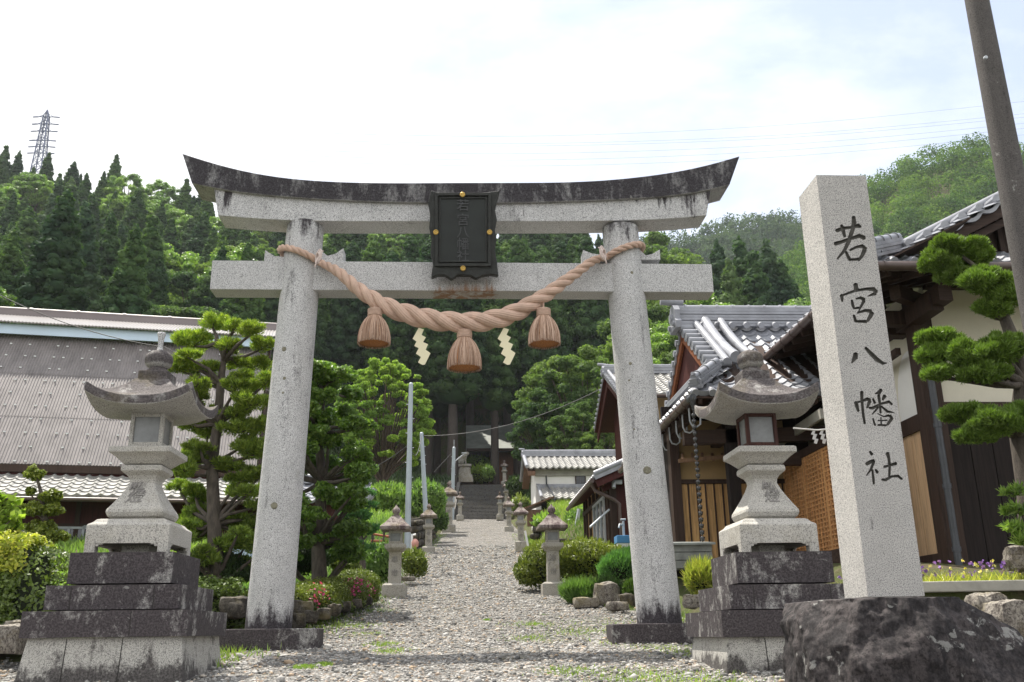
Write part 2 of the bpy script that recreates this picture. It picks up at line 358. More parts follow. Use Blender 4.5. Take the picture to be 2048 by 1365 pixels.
def sheet(name,xs,ys,f,mat,amp=0,kind='structure'):
    V=[];nx=len(xs)
    for y in ys:
        for x in xs:
            z=f(x,y)
            if amp: z+=amp*(mn.noise((x*.7,y*.7,0))+.5*mn.noise((x*2.3,y*2.3,3)))
            V.append((x,y,z))
    A=np.arange(nx*len(ys)).reshape(len(ys),nx)
    Fq=np.stack([A[:-1,:-1],A[:-1,1:],A[1:,1:],A[1:,:-1]],-1).reshape(-1,4)
    me=npmesh(name,np.array(V),Fq); o=link(name,me,mat,smooth=True); tag(o,kind=kind); return o
xs=axis_lin([(-900,-200,100),(-200,-30,6),(-30,-8,1.),(-8,12,.35),(12,40,1.5),(40,220,6),(220,900,100)])
ys=axis_lin([(-300,-20,40),(-20,6,2),(6,24,.35),(24,75,1.),(75,100,1.),(100,260,6),(260,1500,124)])
def Hg(x,y):
    z=H(x,y)
    if 71.8<y<86 and abs(x-(1.45+.55*(y-72)/12.6))<2.6: z=min(z,9.62+4.55*(y-72.2)/12.6)-.5
    return z-.16 if (y<74 and xl(y)-.2<x<xr(y)+.3) else z-.02
sheet('ground',xs,ys,Hg,M['ground'],.0)
def pathsheet():
    ysp=axis_lin([(5.2,24,.12),(24,72.3,.4)]); n=70; V=[]
    for y in ysp:
        a=xl(y)-(.9 if y<12 else .25)+.18*mn.noise((0,y*.9,5)); b=xr(y)+.35+.2*mn.noise((9,y*.9,2))
        if y<11: a=-6; b=7
        if 10.2<y<=11.2: k=(y-10.2); a=-6*(1-k)+a*k*1.0 if a>-6 else a
        for i in range(n+1):
            x=a+(b-a)*i/n; e=min(i,n-i)/n
            z=H(x,y) if y<11 else zc(y)
            z=zc(y)+.02*mn.noise((x*.8,y*.5,0))+.02*mn.noise((x*3,y*3,0))-(.10 if e==0 else 0)
            z-=.03*(smoothstep(.0,.18,.18-e))
            V.append((x,y,z))
    A=np.arange((n+1)*len(ysp)).reshape(len(ysp),n+1)
    Fq=np.stack([A[:-1,:-1],A[:-1,1:],A[1:,1:],A[1:,:-1]],-1).reshape(-1,4)
    o=link('gravel_path',npmesh('gravel_path',np.array(V),Fq),M['gravel'],smooth=True); tag(o,kind='structure')
pathsheet()
m=MB(); m.b2(-40,40,-12,5.0,-1,0)   # the road the camera stands on
rv=[(x,y,zc(y)+.012) for y in (-10,0,3,5.3) for x in (-40,40)]
m=MB(); m.add(rv,[(0,1,3,2),(2,3,5,4),(4,5,7,6)]); o=m.build('road',M['asphalt']); tag(o,kind='structure')

# loose stones of the gravel: nobody could count them
def pebbles():
    rg=np.random.RandomState(3); ico=[]; 
    bm=bmesh.new(); bmesh.ops.create_icosphere(bm,subdivisions=1,radius=1); bv=np.array([v.co[:] for v in bm.verts]); bf=np.array([[l.index for l in f.verts] for f in bm.faces]); bm.free()
    N=46000; V=[];Fs=[]
    y=6.6+ (rg.rand(N)**1.9)*32; sz=.009+.017*rg.rand(N)**2.2; big=rg.rand(N)<.02; sz[big]*=2.1; sz*=1+np.clip((y-14)/30,0,1)*.7
    x=np.empty(N); z=np.empty(N)
    for i in range(N):
        a=xl(y[i])-.3; b=xr(y[i])+.2
        if y[i]<10.8: a=-5.0; b=5.2
        x[i]=a+(b-a)*rg.rand(); z[i]=zc(y[i])+.02*mn.noise((x[i]*.8,y[i]*.5,0))+.02*mn.noise((x[i]*3,y[i]*3,0))
    ang=rg.rand(N)*6.283; sx=sz*(.8+.6*rg.rand(N)); sy=sz*(.6+.5*rg.rand(N)); s3=sz*(.35+.4*rg.rand(N))
    P=bv[None]*(1+.28*(rg.rand(N,len(bv),1)-.5)); P=P*np.stack([sx,sy,s3],1)[:,None]
    ca,sa=np.cos(ang)[:,None],np.sin(ang)[:,None]; X=P[...,0]*ca-P[...,1]*sa; Y=P[...,0]*sa+P[...,1]*ca; Z=P[...,2]+ (rg.rand(N,1)-.5)*P[...,0]*.8
    Vv=np.stack([X+x[:,None],Y+y[:,None],Z+z[:,None]+s3[:,None]*.35],-1).reshape(-1,3)
    Fq=(bf[None]+np.arange(N)[:,None,None]*len(bv)).reshape(-1,3)
    o=link('gravel_stones',npmesh('gravel_stones',Vv,Fq),M['pebble']); tag(o,'loose grey and tan gravel stones on the path','gravel',kind='stuff')
pebbles()

# ---------------------------------------------------------------- torii gate
TX,TY=.04,11.3
torii=thing('torii_gate','tall grey granite torii with upswept black-stained top beam spanning the gravel path','torii',(TX,TY,1.28))
for s,(b,tp) in ((-1,((537,1250),(612,441))),(1,((1319,1240),(1239,441)))):
    B=at(b[0],b[1],TY); T=at(tp[0],tp[1],TY); m=MB()
    z0=1.46; z1=at(925,444,11.12).z; N=16
    prof=[]
    for i in range(N+1):
        k=i/N; z=z0+(z1-z0)*k; r=.262-(.262-.236)*k; x=B.x+(T.x-B.x)*k
        prof.append([Vector((x+r*math.cos(q),TY+r*math.sin(q),z)) for q in [2*math.pi*j/48 for j in range(48)]])
    m.rings(prof); m.build('pillar',M['pillar'],torii,bevel=.006)
    m=MB(); w,d,c=.60,.42,.19; x0=B.x
    poly=[(-w+c,-d),(w-c,-d),(w,-d+c),(w,d-c),(w-c,d),(-w+c,d),(-w,d-c),(-w,-d+c)]
    m.prism([(x0+a,TY+b_,0) for a,b_ in poly],(0,0,1.12),(0,0,1.475)); m.build('plinth',M['step'],torii,bevel=.012)
def beam(name,top,bot,yf,yb,ridge,mat,N=48):
    P=[at(u,v,yf) for u,v in top]; Q=[at(u,v,yf) for u,v in bot]
    def it(A,k):
        x=A[0].x+(A[-1].x-A[0].x)*k
        for a,b in zip(A,A[1:]):
            if x<=b.x+1e-6: q=(x-a.x)/(b.x-a.x); return x,a.z+(b.z-a.z)*q
        return A[-1].x,A[-1].z
    def sm(A):            # light smoothing of the traced curve, ends kept
        B=[it(A,k/N) for k in range(N+1)]
        for _ in range(8): B=[B[0]]+[(B[i][0],(B[i-1][1]+2*B[i][1]+B[i+1][1])/4) for i in range(1,N)]+[B[-1]]
        return B
    tp=sm(P); bt=sm(Q); rs=[]; ym=(yf+yb)/2
    for (xt,zt),(xb,zb) in zip(tp,bt):
        rs.append([Vector((xb,yf+.02*bool(ridge),zb)),Vector((xt,yf,zt)),Vector((xt,ym,zt+ridge)),Vector((xt,yb,zt)),Vector((xb,yb-.02*bool(ridge),zb))] if ridge else
                  [Vector((xb,yf,zb)),Vector((xt,yf,zt)),Vector((xt,yb,zt)),Vector((xb,yb,zb))])
    m=MB(); m.rings(rs,smooth=False); return m.build(name,mat,torii,bevel=.008)
KB=[(383,365),(428,377),(500,386),(600,395),(740,402),(925,405),(1099,403),(1276,396),(1350,390),(1421,381),(1460,368)]
beam('top_lintel',[(365,308),(430,330),(500,347),(570,358),(650,364),(750,367),(925,366),(1100,366),(1200,363),(1300,353),(1400,337),(1479,313)],KB,11.03,11.57,.07,M['kasagi'])
SB=[(436,431),(500,437),(580,442),(700,443),(925,443),(1150,443),(1280,441),(1350,438),(1413,431)]
beam('second_lintel',[(428,375),(500,385),(600,394),(740,401),(925,404),(1099,402),(1276,395),(1350,389),(1421,380)],SB,11.10,11.50,0,M['lintel2'])
m=MB(); zt=at(421,521,11.15).z; zb=at(421,579,11.15).z; x0=at(422,550,11.15).x; x1=at(1425,550,11.15).x
m.b2(x0,x1,11.15,11.46,zb,zt); m.build('tie_beam',M['beam'],torii,bevel=.008)
for pts in ([(530,500),(548,512),(570,514),(598,500),(598,522),(528,522)],[(640,500),(655,512),(672,507),(687,496),(687,520),(640,520)],[(1166,500),(1184,507),(1205,510),(1222,500),(1222,520),(1167,520)],[(1280,500),(1292,511),(1305,508),(1320,499),(1321,520),(1280,520)]):
    m=MB(); P=[at(u,v,11.18) for u,v in pts]
    for p in P:
        if p.z<zt+.06: p.z=zt-.01
    m.prism(P,(0,0,0),(0,.24,0)); m.build('wedge',M['beam'],torii,bevel=.006)
m=MB(); m.b2(-.12,.16,11.2,11.42,zt-.02,6.62); m.build('centre_strut',M['granite'],torii)
# name plaque: leans forward, frame with wavy edge, field, bosses, raised characters
def texts(s,size,mat,parent,name,loc,rot,extr=.004,shear=0,world=True,bold=0.0):
    cu=bpy.data.curves.new(name,'FONT'); cu.body=s; cu.size=size; cu.extrude=extr; cu.align_x='CENTER'; cu.align_y='CENTER'; cu.shear=shear; cu.offset=bold
    to=bpy.data.objects.new('tmp',cu); COL.objects.link(to)
    dg=bpy.context.evaluated_depsgraph_get(); me=bpy.data.meshes.new_from_object(to.evaluated_get(dg)); bpy.data.objects.remove(to)
    me.materials.clear(); me.transform(Matrix.Translation(Vector(loc)-(rootloc(parent) if world else Vector((0,0,0)))) @ rot.to_4x4())
    return link(name,me,mat,parent)
def pq(u,v):                        # a point on the leaning plaque plane
    lo,hi=at(925,552,10.92),at(925,380,10.72); k=(552-v)/172.; return at(u,v,10.92-.20*k)
A=[pq(862,381),pq(880,386),pq(925,388),pq(975,385),pq(1000,381),pq(996,396),pq(990,420),pq(994,440),pq(990,460),pq(993,480),pq(990,500),pq(994,525),pq(997,552),pq(980,549),pq(962,552),pq(952,558),pq(940,551),pq(915,550),pq(903,559),pq(890,551),pq(875,551),pq(862,556),pq(866,530),pq(861,505),pq(863,480),pq(858,455),pq(860,430),pq(856,405)]
nrm=(pq(990,380)-pq(862,380)).cross(pq(862,550)-pq(862,380)).normalized()
if nrm.y>0: nrm=-nrm
rotp=Matrix(( (pq(990,465)-pq(862,465)).normalized(), (pq(925,380)-pq(925,552)).normalized(), nrm)).transposed()
rotp=Matrix((rotp.col[0].normalized(), nrm.cross(rotp.col[0]).normalized(), nrm)).transposed()
fr=MB(); fr.prism(A,-nrm*.14,nrm*0); plaque=fr.build('name_plaque',M['bronze'],torii,bevel=.012)
m=MB()
def frame(m,u0,u1,v0,v1,w,h0,h1):
    cs=[pq(u0,v0),pq(u1,v0),pq(u1,v1),pq(u0,v1)]
    for i in range(4):
        a,b=cs[i]+nrm*h0,cs[(i+1)%4]+nrm*h0; d=(b-a).normalized()*w/2; m.bar(a-d,b+d,w,h1,up=nrm)
frame(m,873,979,390,531,.035,.01,.04); frame(m,880,972,397,524,.018,.008,.025)
m.build('frame',M['bronze'],plaque,bevel=.004)
m=MB(); m.prism([pq(881,398),pq(971,398),pq(971,523),pq(881,523)],nrm*-.02,nrm*.004); m.build('field',M['bronzef'],plaque)
for u,v in ((872,466),(979,466),(926,538),(925,391)):
    m=MB(); c=pq(u,v)+nrm*.02; rr=.035
    rs=[]
    for r,h in ((rr,0),(rr,.012),(rr*.7,.024),(rr*.62,.016),(rr*.2,.024)):
        rs.append([c+nrm*h+(rotp.col[0]*math.cos(q)+rotp.col[1]*math.sin(q))*r for q in [2*math.pi*j/20 for j in range(20)]])
    m.rings(rs); m.build('gilt_boss',M['gold'],plaque)
V_Z=Vector((0,0,1)); M['patch']=plain('mortar_patch',(.20,.19,.14),.9,.4,40)
M['plqtext']=plain('plaque_character',(.055,.057,.062),.5,.3,20)
for (u,v,r) in ((568,698,.030),(569,757,.020),(566,786,.014),(549,1012,.040),(1264,545,.02),(1261,727,.020),(1259,760,.013),(1269,858,.013),(1294,941,.048)):
    c=at(u,v,TY); L_=u<900; zz=c.z; k=(zz-1.46)/5.1; rr=.262-.026*k; xc=(at(537,1250,TY).x*(1-k)+at(612,441,TY).x*k) if L_ else (at(1319,1240,TY).x*(1-k)+at(1239,441,TY).x*k)
    c=at(u,v,TY-.24); q=math.asin(max(-.95,min(.95,(c.x-xc)/rr))); ctr=Vector((xc+rr*math.sin(q),TY-rr*math.cos(q),c.z)); nn=Vector((math.sin(q),-math.cos(q),0)); sd=Vector((nn.y,-nn.x,0)); m=MB()
    rs=[[ctr+nn*h+(sd*math.cos(a_)+V_Z*math.sin(a_))*r*f*(1+.15*mn.noise((u,a_*1.3,f))) for a_ in [2*math.pi*j/18 for j in range(18)]] for f,h in ((1,-.006),(1,.002),(.6,.004),(.1,.003))]
    m.rings(rs); m.build('mortar_patch',M['patch'],torii)
for ch,v in zip('若宮八幡社',(413,442,466,490,514)):
    texts(ch,.165,M['plqtext'],plaque,'character',pq(926,v)+nrm*.008,rotp,.008)
# iron rust runs under the plaque belong to the tie beam
M['rust']=plain('rust_stain',(.26,.12,.045),.9,.5,30)

# ---------------------------------------------------------------- straw rope
M['rope']=NT('straw_rope').m
t=NT('straw_rope_fibre'); p=t.pos(); c=t.mix(1,(.56,.40,.315),t.ramp(t.noise(p,9,4,.6),[(.3,.85),(.7,1.15)]),'MULTIPLY'); t.bsdf(c,.75,t.bump(t.noise(p,150,3,.6),.4,.003),spec=.3); M['rope']=t.m
t=NT('tassel_fibre'); g=t.n('ShaderNodeNewGeometry').outputs['Random Per Island']
t.bsdf(t.ramp(g,[(0,(.20,.12,.08)),(.45,(.42,.28,.20)),(1,(.66,.50,.40))]),.8,spec=.2); M['tassel']=t.m
M['tasselin']=plain('tassel_cut_end',(.42,.17,.05),.9,.5,60,bumps=.8)
def catmull(P,n):
    out=[]
    for i in range(len(P)-1):
        p0=P[max(i-1,0)];p1=P[i];p2=P[i+1];p3=P[min(i+2,len(P)-1)]
        for k in range(n):
            t_=k/n; out.append(.5*((2*p1)+(p2-p0)*t_+(2*p0-5*p1+4*p2-p3)*t_*t_+(3*p1-p0-3*p2+p3)*t_**3))
    out.append(P[-1]); return out
def ropepath():
    pts=[]; LB=at(606,508,TY); RB=at(1243,505,TY)
    zL=at(566,503,TY).z; zR=at(1287,497,TY).z
    loopL=[]; 
    for a in range(30,-241,-15):           # wraps behind the left pillar and comes round its front
        q=R(a+0); 
    def ring(c,za,zb,a0,a1,r):
        n=16; o=[]
        for i in range(n+1):
            q=R(a0+(a1-a0)*i/n); x=c.x+r*math.cos(q); o.append((Vector((x,TY+r*math.sin(q),za+(zb-za)*(x-(c.x-r))/(2*r))),.042))
        return o
    A_=ring(LB,zL,at(645,522,11.05).z,50,325,.285)     # from behind, round the left, over the front
    mid=[((672,541),10.99,.062),((700,564),10.94,.074),((720,581),10.92,.084),((762,608),10.90,.104),((810,627),10.88,.118),((855,638),10.87,.122),((900,644),10.86,.122),((945,645),10.86,.122),((990,639),10.86,.118),((1030,626),10.87,.110),((1063,608),10.88,.098),((1095,588),10.90,.086),((1124,567),10.92,.076),((1160,541),10.96,.062),((1185,523),11.0,.054)]
    B_=[(at(u,v,d),r) for (u,v),d,r in mid]
    C_=ring(RB,at(1203,511,11.05).z,zR,215,490,.275)
    L=A_+B_+C_
    P=catmull([l[0] for l in L],8); Rr=[]
    for i in range(len(L)-1):
        for k in range(8): Rr.append(L[i][1]+(L[i+1][1]-L[i][1])*k/8)
    Rr.append(L[-1][1]); return P,Rr,len(A_)*8,(len(A_)+len(B_))*8
RP,RR,ia,ib=ropepath()
def frames(P):
    T=[(P[min(i+1,len(P)-1)]-P[max(i-1,0)]).normalized() for i in range(len(P))]; u=Vector((0,0,1)); o=[]
    for t_ in T:
        a=(u-t_*u.dot(t_)).normalized(); u=a; o.append((t_,a,t_.cross(a)))
    return o
FRM=frames(RP)
rope=None
for s in range(3):
    m=MB(); ph=2*math.pi*s/3; rs=[]; cs=[]
    for i,(p,r) in enumerate(zip(RP,RR)):
        if i: ph += (p-RP[i-1]).length/(r*6.6)*2*math.pi
        t_,a,b=FRM[i]; cs.append(p+(a*math.cos(ph)+b*math.sin(ph))*r*.53)
    tw=0
    FS=frames(cs)
    for i,(c,r) in enumerate(zip(cs,RR)):
        if i: tw += (c-cs[i-1]).length/(r*30)*2*math.pi
        t_,a,b=FS[i]; ring=[]
        for j in range(56):
            q=2*math.pi*j/56; rr=r*.53*(1+(.045 if j%4<2 else -.04)); qq=q+tw; ring.append(c+(a*math.cos(qq)+b*math.sin(qq))*rr)
        rs.append(ring)
    m.rings(rs)
    if rope is None:
        rope=thing('sacred_rope','thick twisted straw rope sagging between the two torii pillars','rope',RP[len(RP)//2])
    m.build('strand',M['rope'],rope)
M['knotcord']=plain('pale_tie_cord',(.62,.52,.48),.8,.15,30)
for (u,v) in ((640,521),(1203,514)):
    m=MB(); c=at(u,v,10.98); d=1 if u<900 else -1
    for k in range(3):
        pts=[c+Vector((d*(.012*k-.02+.055*math.cos(q)*.5),-.065*abs(math.cos(q/2))-.0+.05*math.sin(q)*.0-.03,.075*math.sin(q)+.02*k)) for q in [i*math.pi*2/12 for i in range(13)]]
        m.tube(pts,.011,6)
    m.tube([c+Vector((0,-.10,0)),c+Vector((-d*.03,-.10,-.07)),c+Vector((-d*.045,-.09,-.13))],.010,6)
    m.tube([c+Vector((0,-.10,.02)),c+Vector((d*.02,-.10,.07)),c+Vector((d*.05,-.09,.09))],.010,6)
    m.build('tie_cord',M['knotcord'],rope)
def tassel(u,vt,vb,w,label,D=10.86):
    top=at(u,vt,D); bot=at(u,vb,D); h=top.z-bot.z
    o=thing('straw_tassel',label,'tassel',(top.x,top.y,top.z),group='straw tassels hung from the rope')
    ct=Vector(top); ch=h*.2; rc=.083*w/.205; m=MB()
    for k in range(5):
        z=top.z-ch*(k+.5)/5; m.tube([ct+Vector((rc*math.cos(q),rc*math.sin(q),z-top.z)) for q in [2*math.pi*j/24 for j in range(25)]],ch/9,6,cap=False)
    m.lathe(ct,[(rc*.95,-ch),(rc*.97,-.005),(rc*.7,.01)],20); m.tube([ct+Vector((0,0,0)),ct+Vector((0,0,.09))],.012,6)
    m.build('binding',M['rope'],o)
    prof=lambda k:(rc*.95+(w-rc)*(1-(1-k)**2.5)*.99)
    m=MB(); rg=random.Random(int(u))
    for k in range(900):
        q=rg.random()*6.283; f=rg.uniform(.93,1.03); dz=rg.uniform(-.012,.02); pts=[]
        wob=rg.uniform(-.12,.12)
        for i in range(6):
            kk=i/5; r=prof(kk)*(f if i else .97); qq=q+wob*kk+rg.uniform(-.012,.012)
            pts.append(ct+Vector((r*math.cos(qq),r*math.sin(qq),-ch-(h-ch)*kk*(1.0)+dz*kk)))
        m.tube(pts,[.0034]*5+[.0025],4,smooth=False)
    m.build('straw_skirt',M['tassel'],o,fix=False)
    m=MB(); m.lathe(ct,[(prof(i/6)*.965,-ch-(h-ch-.012)*i/6) for i in range(7)]+[(.001,-h+.015)],28); c=m.build('straw_core',M['tasselin'],o)
tassel(750,619,688,.198,'left hanging straw tassel, a brown bell under the rope near the left pillar')
tassel(929,662,737,.208,'middle straw tassel, lowest of the three, hanging under the deepest point of the rope')
tassel(1087,619,689,.198,'right hanging straw tassel, a brown bell under the rope near the right pillar')
SH=[(843,657),(848,660),(839,673),(850,676),(856,677),(845,691),(856,694),(858,705),(846,696)]
def shide(u0,v0,label):
    zz=[(0,0),(8,4),(0,14),(14,16),(4,31),(18,33),(9,43),(22,53),(6,73),(-4,71),(4,58),(-6,51),(1,39),(-9,30),(-2,22),(-12,20)]
    zz=[(-8.6,-1),(1.8,2.4),(-3,13.4),(5.7,18.2),(.2,27.7),(10,32),(5.3,43),(15,49.7),(4,72.5),(-.9,73.4),(-10,68.4),(-4.2,57.4),(-14,50.8),(-8.6,39.8),(-17.4,35.4),(-13,26.6),(-20.7,21)]; zz=[(a_+3,b_) for a_,b_ in zz]
    P=[at(u0+a,v0+b,10.88) for a,b in zz]; m=MB(); m.prism(P,(0,-.003,0),(0,.003,0))
    o=m.build('paper_streamer',M['shide']); o.location=(0,0,0); return tag(o,label,'paper streamer','cream zigzag streamers under the rope')
shide(843,657,'left cream zigzag streamer hanging between the left and middle tassels')
shide(1013,657,'right cream zigzag streamer hanging between the middle and right tassels')
def sharp(o,a=32):
    o.data.set_sharp_from_angle(angle=R(a)); return o
# ---------------------------------------------------------------- big stone lanterns
def kasa(m,c,hw,zs,lift,n=10,rin=.32):
    """square roof with upswept corners; zs: crown z, eave top z (mid), eave bottom z, soffit inner z"""
    zcr,ze,zb,zi=zs
    def ringpts(r,zf):
        o=[]
        for side in range(4):
            for i in range(n):
                s=-1+2*i/n; a,b=((s,-1),(1,s),(-s,1),(-1,-s))[side]
                q=abs(s)**2.6; o.append(Vector((c[0]+a*r*hw,c[1]+b*r*hw,zf(q))))
        return o
    rs=[ringpts(rin*.45,lambda q:zi-.0), ringpts(rin*1.05,lambda q:zi)]
    for r,k in ((.6,.35),(.85,.75),(.985,1)):
        rs.append(ringpts(r,lambda q,k=k,r=r: zi+(zb-zi)*k+lift*.95*q*k**1.5))
    rs.append(ringpts(1.0,lambda q: zb+.008+lift*.97*q)); rs.append(ringpts(1.0,lambda q: ze+lift*q))
    rs.append(ringpts(.985,lambda q: ze+.012+lift*q))
    for r in (.93,.86,.76,.66,.56,.47,.40,.35,rin):
        t_=(1-r)/(1-rin); rise=(t_**1.7); rs.append(ringpts(r,lambda q,t_=t_,rise=rise: ze+.012+(zcr-ze)*rise+lift*q*(1-t_)**2.2))
    rs.append(ringpts(rin*.8,lambda q:zcr+.012))
    m.rings(rs,True,True,True)
M['joint']=plain('dark_joint',(.03,.028,.026),.95,.3,20)
def big_lantern(cx,cy,label,firewood,stick,uref,tu):
    f=lambda v,hw: at(uref,v,cy-hw).z
    L=thing('stone_lantern',label,'stone lantern',(cx,cy,1.1),group='large stone lanterns on stepped bases')
    c=(cx,cy,0)
    m=MB(); m.sq(c,[(.66,1.0),(.61,f(1274,.61))]); 
    o=m.build('pedestal_base',M['stepbase'],L,bevel=.008)
    for x,h_,v0,v1 in ((.20,.66,1270,1222),(-.34,.545,1217,1171),(.33,.545,1217,1171)):
        m=MB(); m.b2(cx+x,cx+x+.007,cy-h_-.002,cy-h_+.03,f(v0,h_),f(v1,h_)); m.build('mortar_joint',M['joint'],L)
    for x in (-.30,.14):
        m=MB(); z0_=1.02; z1_=f(1276,.61); m.prism([(cx+x,cy-.66-.002,z0_),(cx+x+.007,cy-.66-.002,z0_),(cx+x+.007,cy-.612,z1_),(cx+x,cy-.612,z1_)],(0,0,0),(0,.03,0)); m.build('mortar_joint',M['joint'],L)
    for hw,v0,v1 in ((.66,1272,1220),(.545,1218,1169),(.43,1166,1104)):
        m=MB(); m.sq(c,[(hw,f(v0,hw) if hw!=.66 else f(1274,.61)+.002),(hw,f(v1,hw))]); m.build('pedestal_step',M['step'],L,bevel=.010)
    z=f(1104,.43)
    # legged foot slab with scooped openings
    m=MB(); h=.352; t0=f(1086,h); t1=f(1050,h)
    m.sq(c,[(h,t0),(h,t1),(h*.985,t1+.012),(h*.90,t1+.03),(h*.84,t1+.055),(.27,f(1037,.28))])
    for sx in (-1,1):
        for sy in (-1,1):
            m.box((cx+sx*(h-.045),cy+sy*(h-.045),(z+t0)/2+.001),(.09,.09,t0-z))
            for k,(w,hh) in enumerate(((.028,.030),(.060,.014))):
                m.box((cx+sx*(h-.09-w/2),cy+sy*(h-.02),t0-hh/2+.001),(w,.036,hh)); m.box((cx+sx*(h-.02),cy+sy*(h-.09-w/2),t0-hh/2+.001),(.036,w,hh))
    m.sq(c,[(.12,z),(.12,t0)])
    m.build('foot_slab',M['lantern'],L,bevel=.010)
    m=MB(); zs0,zs1=f(1037,.25),f(929,.19)
    sh=[(.20,0),(.236,.05),(.250,.12),(.246,.17),(.215,.27),(.172,.42),(.135,.56),(.112,.68),(.115,.75),(.135,.82),(.172,.88),(.182,.90),(.182,.965),(.172,1.0)]
    m.sq(c,[(h_,zs0+(zs1-zs0)*k) for h_,k in sh],ch=.07); shaft=m.build('shaft',M['lantern'],L,bevel=.006)
    hh=zs1-zs0; a=math.atan2(.246-.112,hh*(.68-.17))
    rot=Matrix.Rotation(math.pi/2-a,3,'X')
    for ch,k,s in (('献',.655,.145),('燈',.40,.15)):
        hwk=lerp_tab([(.17,.246),(.27,.215),(.42,.172),(.56,.135),(.68,.112),(.75,.115)],k)
        texts(ch,s,M['inksoft'],shaft,'character',(cx+tu,cy-hwk-.004,zs0+hh*k),rot,.003,shear=.18,bold=.002)
    m=MB(); za,zb=f(927,.18),f(891,.275)
    m.sq(c,[(.165,za),(.185,za+.02),(.225,za+(zb-za)*.40),(.262,za+(zb-za)*.58),(.275,za+(zb-za)*.62),(.275,zb-.008),(.262,zb)],ch=.06); m.build('platform',M['lantern'],L,bevel=.005)
    z0,z1=zb,f(826,.15)+.02; fb=None; hw=.15
    mat=M['lantern'] if not firewood else M['darkfire']
    m=MB(); t_=.036
    for sx in (-1,1):
        for sy in (-1,1): m.box((cx+sx*(hw-t_/2),cy+sy*(hw-t_/2),(z0+z1)/2),(t_,t_,z1-z0))
    for zz,hh_ in ((z0+.028,.055),(z1-.028,.055)):
        for s in (-1,1):
            m.box((cx,cy+s*(hw-t_/2),zz),(2*hw-2*t_,t_,hh_)); m.box((cx+s*(hw-t_/2),cy,zz),(t_,2*hw-2*t_,hh_))
    fb=m.build('fire_box',mat,L,bevel=.004)
    for k in range(4):
        m=MB(); q=k*math.pi/2; d=hw-.022; m.box((cx+d*math.sin(q),cy-d*math.cos(q),(z0+z1)/2),(2*hw-2*t_,.006,z1-z0-.1),rz=q); m.build('pane',M['glass'],fb)
    m=MB(); kasa(m,c,.468,(f(757,.2),f(792,.47),f(808,.47),f(826,.17)),.125); sharp(m.build('lantern_roof',M['lanroof'],L))
    m=MB(); zt=f(757,.2)+.0; z2=f(741,.135)
    m.sq(c,[(.135,zt),(.135,z2),(.128,z2+.006)]); m.build('finial_base',M['lanroof'],L,bevel=.008)
    m=MB(); z3=f(729,.125); z4=f(697,.1)
    m.lathe(c,[(.105,z2),(.112,z2+.02),(.085,z2+(z3-z2)*.7),(.078,z3-.005),(.095,z3),(.122,z3+.03),(.128,z3+(z4-z3)*.45),(.120,z3+(z4-z3)*.72),(.08,z3+(z4-z3)*.93),(.02,z4+.012)],28)
    m.build('jewel_finial',M['lanroof'],L)
    if stick: m=MB(); zs_=f(664,.03); m.lathe(c,[(.05,z4-.02),(.026,z4+.015),(.022,z4+.05),(.030,zs_-.05),(.040,zs_-.02),(.034,zs_),(.01,zs_+.006)],14); m.build('finial_spike',M['granite'],L)
    return L
M['inksoft']=plain('worn_carved_ink',(.23,.22,.21),.9,.3,40); M['darkfire']=wood('dark_fire_box',(.06,.025,.02),axis='Z')
big_lantern(-2.855,8.66,'large stone lantern left of the torii, with an upright spike on its jewel',False,True,320,-.03)
big_lantern(2.835,8.66,'large stone lantern right of the torii, with a dark wooden fire box',True,False,1535,.02)

# ---------------------------------------------------------------- inscribed stone pillar on its boulder
stele=thing('inscribed_pillar','tall square granite pillar carved with five dark characters, standing on a dark boulder','stone pillar',(2.765,6.185,1.58))
def stroke_poly(pts):
    """brush stroke: list of (x,y,w) -> outline polygon"""
    P=[Vector((x,y)) for x,y,w in pts]; W=[w for *_,w in pts]; Lp=[];Rp=[]
    for i in range(len(P)):
        d=(P[min(i+1,len(P)-1)]-P[max(i-1,0)]).normalized(); nn=Vector((-d.y,d.x)); Lp.append(P[i]+nn*W[i]/2); Rp.append(P[i]-nn*W[i]/2)
    d0=(P[0]-P[1]).normalized()*W[0]*.28; d1=(P[-1]-P[-2]).normalized()*W[-1]*.28
    return [P[0]+d0]+Lp+[P[-1]+d1]+Rp[::-1]
C1=[[(120,118,22),(170,100,20),(230,92,16),(285,80,26),(302,90,14)],[(158,75,16),(170,115,24),(184,162,16)],[(248,14,22),(252,60,28),(240,110,24),(215,190,24),(180,265,20),(128,325,10)],
[(110,215,24),(160,200,20),(230,175,18),(290,155,24),(330,172,26)],[(192,272,14),(208,310,20),(224,337,18)],[(220,262,12),(270,238,16),(312,230,22),(338,254,24)],[(330,258,26),(312,300,22),(285,338,14)],[(222,330,14),(255,330,16),(290,326,18)],
[(262,510,26),(270,562,28)],[(160,592,24),(165,640,12)],[(165,595,12),(260,560,16),(340,548,16),(395,548,26),(416,572,26)],[(410,580,24),(356,600,6)],
[(235,630,14),(242,665,18),(252,692,14)],[(265,620,10),(300,612,18),(328,628,22)],[(325,635,20),(300,682,14)],[(258,690,12),(302,685,14)],[(296,690,10),(282,722,8)],
[(250,740,14),(264,788,18)],[(275,725,10),(335,706,18),(378,712,24)],[(385,722,26),(372,750,24),(350,785,16)],[(262,786,14),(345,788,18)],
[(264,1022,26),(260,1055,32),(234,1094,8)],[(335,980,16),(372,1020,24),(420,1068,26),(468,1098,18),(495,1094,5)]]
